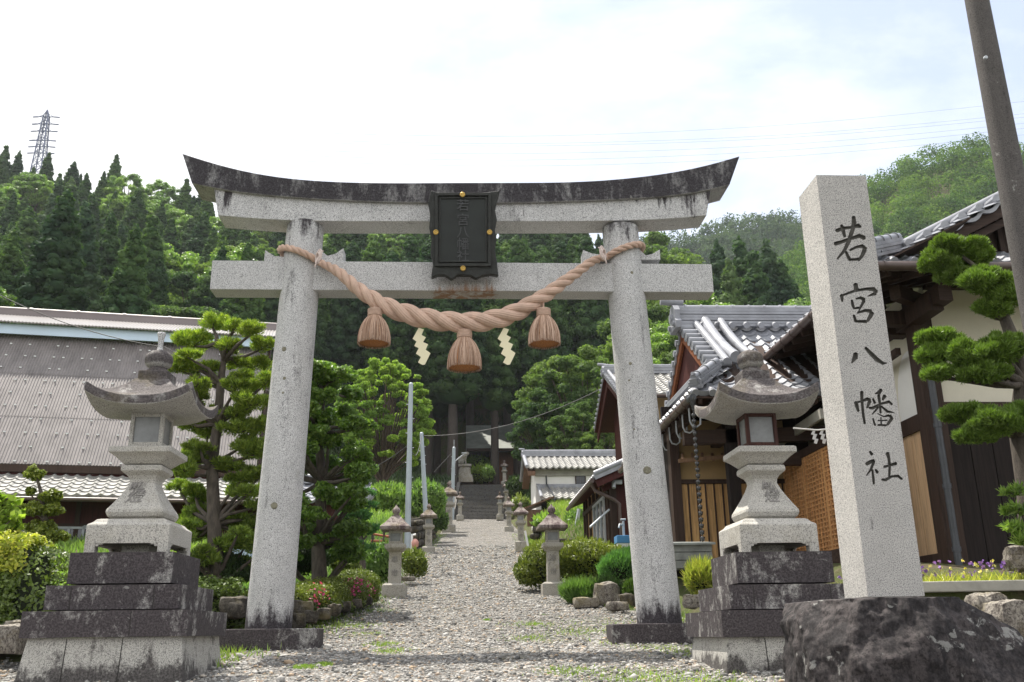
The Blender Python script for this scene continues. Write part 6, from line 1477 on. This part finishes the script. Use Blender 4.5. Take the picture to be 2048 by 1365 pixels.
# layered maple branches left of the nearest left lantern
tk=[at(725,1150,21),at(722,1080,21),at(715,1010,21)]
pads_tree('layered_conifer','thin layered conifer with drooping blue-green boughs left of the nearest left lantern','tree',tk[0],tk,[(722,985,28,8,0),(715,1030,36,10,0),(728,1062,34,10,0),(712,1095,34,10,0),(738,1010,16,7,0)],21,'juniper2',(.12,.03),6000,44,tr=.09,mode='radial',split=3,shell=.2)
for i,(u,v,r,D) in enumerate(((960,985,0,0),)): pass

# ---------------------------------------------------------------- grass, weeds, flowers
def blades(name,label,region,n,hgt,w,mat,seed,cat='grass'):
    rg=np.random.RandomState(seed); P=[]
    while len(P)<n:
        x,y,z=region(rg); P.append((x,y,z))
    P=np.array(P); a=rg.rand(n)*6.283; h=hgt*(.5+rg.rand(n)); ln=rg.randn(n,2)*.45*h[:,None]
    d=np.stack([np.cos(a),np.sin(a),0*a],1)*w/2; up=np.stack([ln[:,0],ln[:,1],h],1)
    V=np.stack([P-d,P+d,P+up*.6+d*.6,P+up],1).reshape(-1,3); o=leafobj(name,(V,np.arange(4*n).reshape(n,4)),M[mat]); tag(o,label,cat,kind='stuff')
def reg_terrace(rg):
    while True:
        y=20+rg.rand()**1.2*26; x=xr(y)+.3+rg.rand()*9
        if 23.9<y<29.5 and x>3.8: continue
        return x,y,H(x,y)-.03
blades('terrace_grass','sunlit green grass on the terraces right of the path',reg_terrace,30000,.17,.03,'grass',1)
def reg_edge(rg):
    y=9+rg.rand()**1.4*40; s=rg.rand()<.5
    e=xl(y)-.15 if s else xr(y)+.25
    x=e+rg.randn()*.22; return x,y,max(zc(y),zc(y)-.02)
def reg_left(rg):
    y=14+rg.rand()**1.2*34; x=xl(y)-.9-rg.rand()*11; return x,y,H(x,y)-.03
blades('garden_groundcover','low green ground cover of the garden left of the path',reg_left,36000,.20,.06,'weed',13,'ground cover')
def reg_grove(rg):
    while True:
        y=73+rg.rand()*34; x=-16+rg.rand()*34
        if abs(x-1.9)<2.7 and y<92: continue
        return x,y,H(x,y)-.05
blades('grove_undergrowth','dark undergrowth added to darken the ground beneath the cedar grove',reg_grove,42000,.55,.16,'dark_under',12,'undergrowth')  # leaf field added to darken the grove floor, shade put into its colour
blades('verge_weeds','patchy weeds along both edges of the gravel path',reg_edge,9000,.07,.014,'grass',2)
cl=[(1.35,8.0,.35),(1.75,7.7,.4),(1.5,7.3,.35),(.9,8.3,.25),(2.05,7.4,.3),(1.2,7.5,.2),(-1.4,9.0,.08),(-1.25,9.2,.05),(2.4,9.8,.3),(2.2,10.6,.35),(2.6,11.9,.5),(1.9,11.2,.35),(1.6,12.6,.4),(.9,11.8,.3),(.4,14.5,.05),(1.3,15.2,.06),(-1.2,12.6,.25),(-1.5,14,.35),(-.9,11.4,.2),(2.0,14,.6),(-1.4,16.5,.3),(-.7,10.6,.2),(-3.9,7.4,.3),(1.0,13.8,.3)]
def reg_cl(rg):
    c=cl[rg.randint(len(cl))]; x=c[0]+rg.randn()*c[2]*.6; y=c[1]+rg.randn()*c[2]*.8; return x,y,zc(y)-.005
blades('gravel_weeds','small tufts of grass and moss growing through the gravel',reg_cl,9500,.026,.010,'grass',3)
ZB=1.76
bed=[(4.10,9.25,0),(7.6,8.75,0),(13,8.5,0),(13,12.6,0),(4.6,12.6,0)]
m=MB(); m.prism(bed,(0,0,.8),(0,0,ZB)); o=m.build('flower_bed_soil',M['ground']); tag(o,kind='structure')
m=MB()
for a,b in zip(bed[:2],bed[1:3]): m.bar((a[0],a[1]-.06,ZB+.005),(b[0],b[1]-.06,ZB+.005),.14,.10)
o=m.build('concrete_kerb',M['concrete'],bevel=.01); tag(o,'pale concrete kerb edging the raised flower bed at right','kerb')
def reg_bed(rg):
    x=4.3+rg.rand()*4.5; y=9.2-(x-4.1)*.14+rg.rand()**1.5*2.0; return x,y,ZB
blades('bed_greenery','green stems and leaves of the flower bed below the charred wall',reg_bed,8500,.12,.016,'hedgetop',4,'ground cover')
rg_=np.random.RandomState(5); Cf=[];
for i in range(620): x,y,z=reg_bed(rg_); Cf.append((x,y,z+.10+.16*rg_.rand()))
Cf=np.array(Cf); a=leafgen(Cf[:330],np.full(330,.018),1600,.030,.026,6,shell=.1); o=leafobj('violet_pansies',a,M['violet']); tag(o,'violet pansies scattered through the raised flower bed','flowers',kind='stuff')
a=leafgen(Cf[330:],np.full(290,.018),1300,.030,.026,7,shell=.1); o=leafobj('pale_pansies',a,M['whitefl']); tag(o,'white and yellow pansies scattered through the raised flower bed','flowers',kind='stuff')

# ---------------------------------------------------------------- stones and walls
def stone(label,u,v,ru,rv,D,seed,mat='rock',group=None,name='garden_stone',rough=None,depth=.8):
    s=D/F; p=at(u,v,D); d=(ru*s,ru*s*depth,rv*s); o=rockmesh(name,(p.x,p.y,p.z),d,seed,M[mat],rough=(rough or .35*min(d)),sub=4,fr=1.2/max(d)); return tag(o,label,'rock',group)
GS='stones edging the azalea hedge'
for i,(u,v,ru,rv,D) in enumerate(((596,1240,16,16,12.2),(622,1232,14,13,12.6),(605,1215,22,16,12.9),(648,1226,15,12,13.3),(668,1218,14,12,14.0),(690,1212,13,11,14.8),(712,1206,13,10,15.6),(733,1200,12,9,16.6),(748,1192,10,8,17.6))):
    stone('dark rounded stone in the row edging the azalea hedge',u,v+2,ru*.82,rv*.8,D,i+1,'fieldwall',GS)
stone('mossy flat-topped stone block under the junipers right of the path',1213,1190,22,20,17.0,31)
stone('low rounded stone lying left of the mossy block, beside the nearest right lantern',1172,1206,24,9,16.5,32)
stone('small stone at the gravel edge directly left of the right torii plinth',1235,1212,20,8,15.6,33)
stone('pale flat stone slab lying in the gravel edge left of the path',815,1158,14,4,22.5,34)
stone('dark stones shadowed under the junipers by the right torii pillar',1255,1205,18,14,16.4,35,'fieldwall')
stone('grey stone behind the yellow-green bush by the right pedestal',1432,1165,14,16,12.8,36)
stone('low pale kerbstone left of the right lantern pedestal',1388,1203,20,12,9.9,37,'rock',rough=.02)
stone('tan rock with quartz streaks below the concrete kerb at right',2030,1250,42,44,7.9,38,'rock')
stone('dark brown rock right of the boulder, below the tan rock',2060,1330,46,40,7.2,39,'fieldwall')
stone('grey angular rock in the flower bed at the right edge',2035,1118,22,22,9.1,40,'rock')
stone('tan rock under the kerb just right of the inscribed pillar boulder',1975,1215,30,24,8.6,41,'rock')
stone('rough stone at the foot of the left hedge',10,1280,34,24,9.3,42,'rock')
stone('brown stone showing under the far end of the left hedge',40,1262,26,18,9.6,43,'rock')
for i,(u,v) in enumerate(((555,1215),(470,1215),(300,1230))): stone('shadowed stone at the foot of the low hedge',u,v,26,18,11.9-i*.1,50+i,'fieldwall','stones under the low hedge')
# dry-stone retaining walls
def drywall(name,label,a,b,h,seed,mat='fieldwall',th=.5,sz=.42):
    a=Vector(a);b=Vector(b);L=(b-a).length;d=(b-a)/L; nn=Vector((d.y,-d.x,0)); rg=random.Random(seed); o=thing(name,label,'wall',a)
    m=MB(); m.prism([a,b,b+V3(0,0,h),a+V3(0,0,h)],-nn*th,-nn*.12); 
    z=0
    while z<h-.05:
        hh=rg.uniform(.7,1.2)*sz*.7; hh=min(hh,h-z); x=rg.uniform(-.2,0)
        while x<L:
            w=rg.uniform(.7,1.5)*sz; c=a+d*(x+w/2)+V3(0,0,z+hh/2)+nn*rg.uniform(-.05,.03)
            bm=bmesh.new(); bmesh.ops.create_icosphere(bm,subdivisions=2,radius=1); vs=[]
            for v in bm.verts:
                q=v.co*(1+.18*mn.noise(v.co*1.6+Vector((x*3,z*5,seed)))); q=Vector([math.copysign(abs(t_)**.6,t_) for t_ in q]); vs.append(c+d*q.x*w*.49+nn*q.y*.16+V3(0,0,q.z*hh*.49))
            m.add(vs,[[l.index for l in f.verts] for f in bm.faces],True); bm.free(); x+=w
        z+=hh
    m.build('stonework',M[mat],o,fix=False)
drywall('stone_retaining_wall','dark dry-stone retaining wall left of the path behind the slim poles',(-6.5,34.5,zc(34)-.4),(-1.75,36.2,zc(36)-.3),1.5,1)
drywall('stone_retaining_wall','dark stone retaining wall running uphill on the left edge of the path',(-1.75,36.2,zc(36)-.3),(-1.25,46,zc(46)-.5),1.5,2)
drywall('terrace_wall','low mossy terrace wall right of the path, above the rounded bushes',(2.75,30.0,zc(30)-.2),(6.5,30.0,zc(30)-.2),.95,3)
drywall('terrace_wall','upper low terrace wall below the white storehouse',(3.1,40.0,zc(40)+.2),(8.5,40.0,zc(40)+.2),.9,4)
(lambda *a:None)('garden_wall','low dark stone wall of the garden right of the path, behind the junipers',(3.3,15.8,1.5),(3.0,21,2.1),.75,5)
# steel frame for vegetables
gf=thing('vegetable_frame','light steel pipe frame for climbing vegetables by the annex','frame',at(1165,1070,32)); m=MB()
for u0,v0,u1,v1,D in ((1148,1068,1156,1018,32),(1155,1068,1160,1018,32.4),(1160,1064,1163,1025,33),(1195,1064,1195,1025,33),(1178,1064,1178,1025,33),(1152,1040,1200,1040,33),(1156,1018,1200,1025,33),(1150,1055,1158,1018,31.6)):
    m.tube([at(u0,v0,D),at(u1,v1,D)],.028,6)
m.build('pipes',M['steel'],gf)
wm=thing('white_marker_post','white slanted post beside the second right lantern','post',at(1052,1090,33)); m=MB(); m.bar(at(1056,1092,33),at(1050,1062,33),.07,.05); m.build('board',M['paper'],wm)
tb=thing('pink_bag_and_tap','small white standpipe with a pink bag beside the left grey pole','tap',at(830,1088,25)); b=tb.location; m=MB(); m.tube([b-V3(.08,0,.2),b+V3(-.08,0,.25)],.03,8); m.tube([b+V3(-.08,0,.22),b+V3(.02,0,.24)],.025,8); m.build('pipe',M['whitebox'],tb)
bg=MB(); bg.lathe(b,[(.03,-.1),(.09,-.07),(.10,.04),(.06,.10),(.02,.13)],12); bg.build('bag',plain('pink_bag',(.55,.27,.22),.5,.15,6),tb)
rf=thing('rail_fence','thin rusty pipe rails behind the nearest left lantern','fence',at(760,1110,24)); m=MB(); m.tube([at(742,1068,24),at(790,1076,24)],.03,6); m.tube([at(742,1082,24),at(790,1084,24)],.03,6); m.build('rails',plain('rust_pipe',(.28,.09,.04),.7,.3,8),rf)
m=MB()
for u in (745,768,790): m.tube([at(u,1060,24),at(u,1110,24)],.03,6)
m.build('posts',M['fieldwall'],rf)
sh=thing('corrugated_screen','bluish corrugated sheet leaning behind the cloud-pruned tree','screen',at(480,1150,15.5)); m=MB(); b=at(450,1160,15.5); tiles(m,b,(1,0,0),(0,.05,1),1.0,.55,pitch=.08,row=.6,kind='c',step=0,lip=0); m.build('sheet',M['bluefas'],sh)

# ---------------------------------------------------------------- light, sky, haze, render settings
tosun=Vector((-.27,.31,1)).normalized()
sun=bpy.data.lights.new('sun','SUN'); sun.energy=SUN if 'SUN' in globals() else 4.2; sun.angle=R(.55); sun.color=(1,.94,.84)
so=bpy.data.objects.new('sun',sun); COL.objects.link(so); so.rotation_euler=tosun.to_track_quat('Z','Y').to_euler()
W=bpy.data.worlds.new('World'); S.world=W; W.use_nodes=True; nt=W.node_tree; nt.nodes.clear()
out=nt.nodes.new('ShaderNodeOutputWorld'); bg=nt.nodes.new('ShaderNodeBackground'); sky=nt.nodes.new('ShaderNodeTexSky'); sky.sky_type='NISHITA'; sky.sun_disc=False
sky.sun_elevation=math.asin(tosun.z); sky.sun_rotation=math.atan2(tosun.x,tosun.y); sky.air_density=1.0; sky.dust_density=2.0; sky.altitude=200
tc=nt.nodes.new('ShaderNodeTexCoord'); mp=nt.nodes.new('ShaderNodeMapping'); mp.inputs['Scale'].default_value=(1,1,2.2); nt.links.new(tc.outputs['Generated'],mp.inputs[0])
def wn(scale,detail,rough,dist=0):
    n=nt.nodes.new('ShaderNodeTexNoise'); n.inputs['Scale'].default_value=scale; n.inputs['Detail'].default_value=detail; n.inputs['Roughness'].default_value=rough; n.inputs['Distortion'].default_value=dist; nt.links.new(mp.outputs[0],n.inputs['Vector']); return n.outputs['Fac']
def wm_(op,a,b):
    m=nt.nodes.new('ShaderNodeMath'); m.operation=op
    for i,x in ((0,a),(1,b)):
        if isinstance(x,(int,float)): m.inputs[i].default_value=x
        else: nt.links.new(x,m.inputs[i])
    return m.outputs[0]
dt=nt.nodes.new('ShaderNodeVectorMath'); dt.operation='DOT_PRODUCT'; nt.links.new(tc.outputs['Generated'],dt.inputs[0]); dt.inputs[1].default_value=Vector((.62,.68,.36)).normalized()
f=wm_('SUBTRACT',wm_('ADD',wm_('MULTIPLY',wn(2.6,7,.6,.3),.9),.55),wm_('MULTIPLY',wm_('MAXIMUM',dt.outputs['Value'],0),.62))  # full cloud added in the unseen sky behind the camera, brightening camera-facing stone
cr=nt.nodes.new('ShaderNodeValToRGB'); nt.links.new(f,cr.inputs[0]); cr.color_ramp.elements[0].position=.38; cr.color_ramp.elements[0].color=(.28,.28,.28,1); cr.color_ramp.elements[1].position=.72; cr.color_ramp.elements[1].color=(1,1,1,1)
mx=nt.nodes.new('ShaderNodeMix'); mx.data_type='RGBA'; nt.links.new(cr.outputs[0],mx.inputs[0]); sm_=nt.nodes.new('ShaderNodeMix'); sm_.data_type='RGBA'; sm_.blend_type='MULTIPLY'; sm_.inputs[0].default_value=1; nt.links.new(sky.outputs[0],sm_.inputs[6]); sm_.inputs[7].default_value=(.92,.93,.96,1); nt.links.new(sm_.outputs[2],mx.inputs[6]); mx.inputs[7].default_value=(CLOUD,CLOUD,CLOUD*1.01,1)
nt.links.new(mx.outputs[2],bg.inputs[0]); bg.inputs[1].default_value=.15; nt.links.new(bg.outputs[0],out.inputs[0])
if HAZE:
    m=MB(); m.b2(-700,700,-90,900,-40,330); t=NT('haze_air'); pv=t.n('ShaderNodeVolumePrincipled'); pv.inputs['Color'].default_value=(.86,.92,1,1); pv.inputs['Density'].default_value=HAZE; pv.inputs['Anisotropy'].default_value=.3
    t.l(pv.outputs[0],t.out.inputs['Volume']); o=m.build('haze',t.m); tag(o,'faint bluish summer haze over the valley','haze',kind='stuff')
vs_=S.view_settings; vs_.view_transform='Standard'; vs_.look='None'; vs_.exposure=EXPO; vs_.gamma=1; vs_.use_curve_mapping=False
cy=S.cycles; cy.use_denoising=True; cy.max_bounces=6; cy.diffuse_bounces=3; cy.glossy_bounces=2; cy.transmission_bounces=2; cy.transparent_max_bounces=6; cy.volume_bounces=0; cy.caustics_reflective=False; cy.caustics_refractive=False; cy.sample_clamp_indirect=6
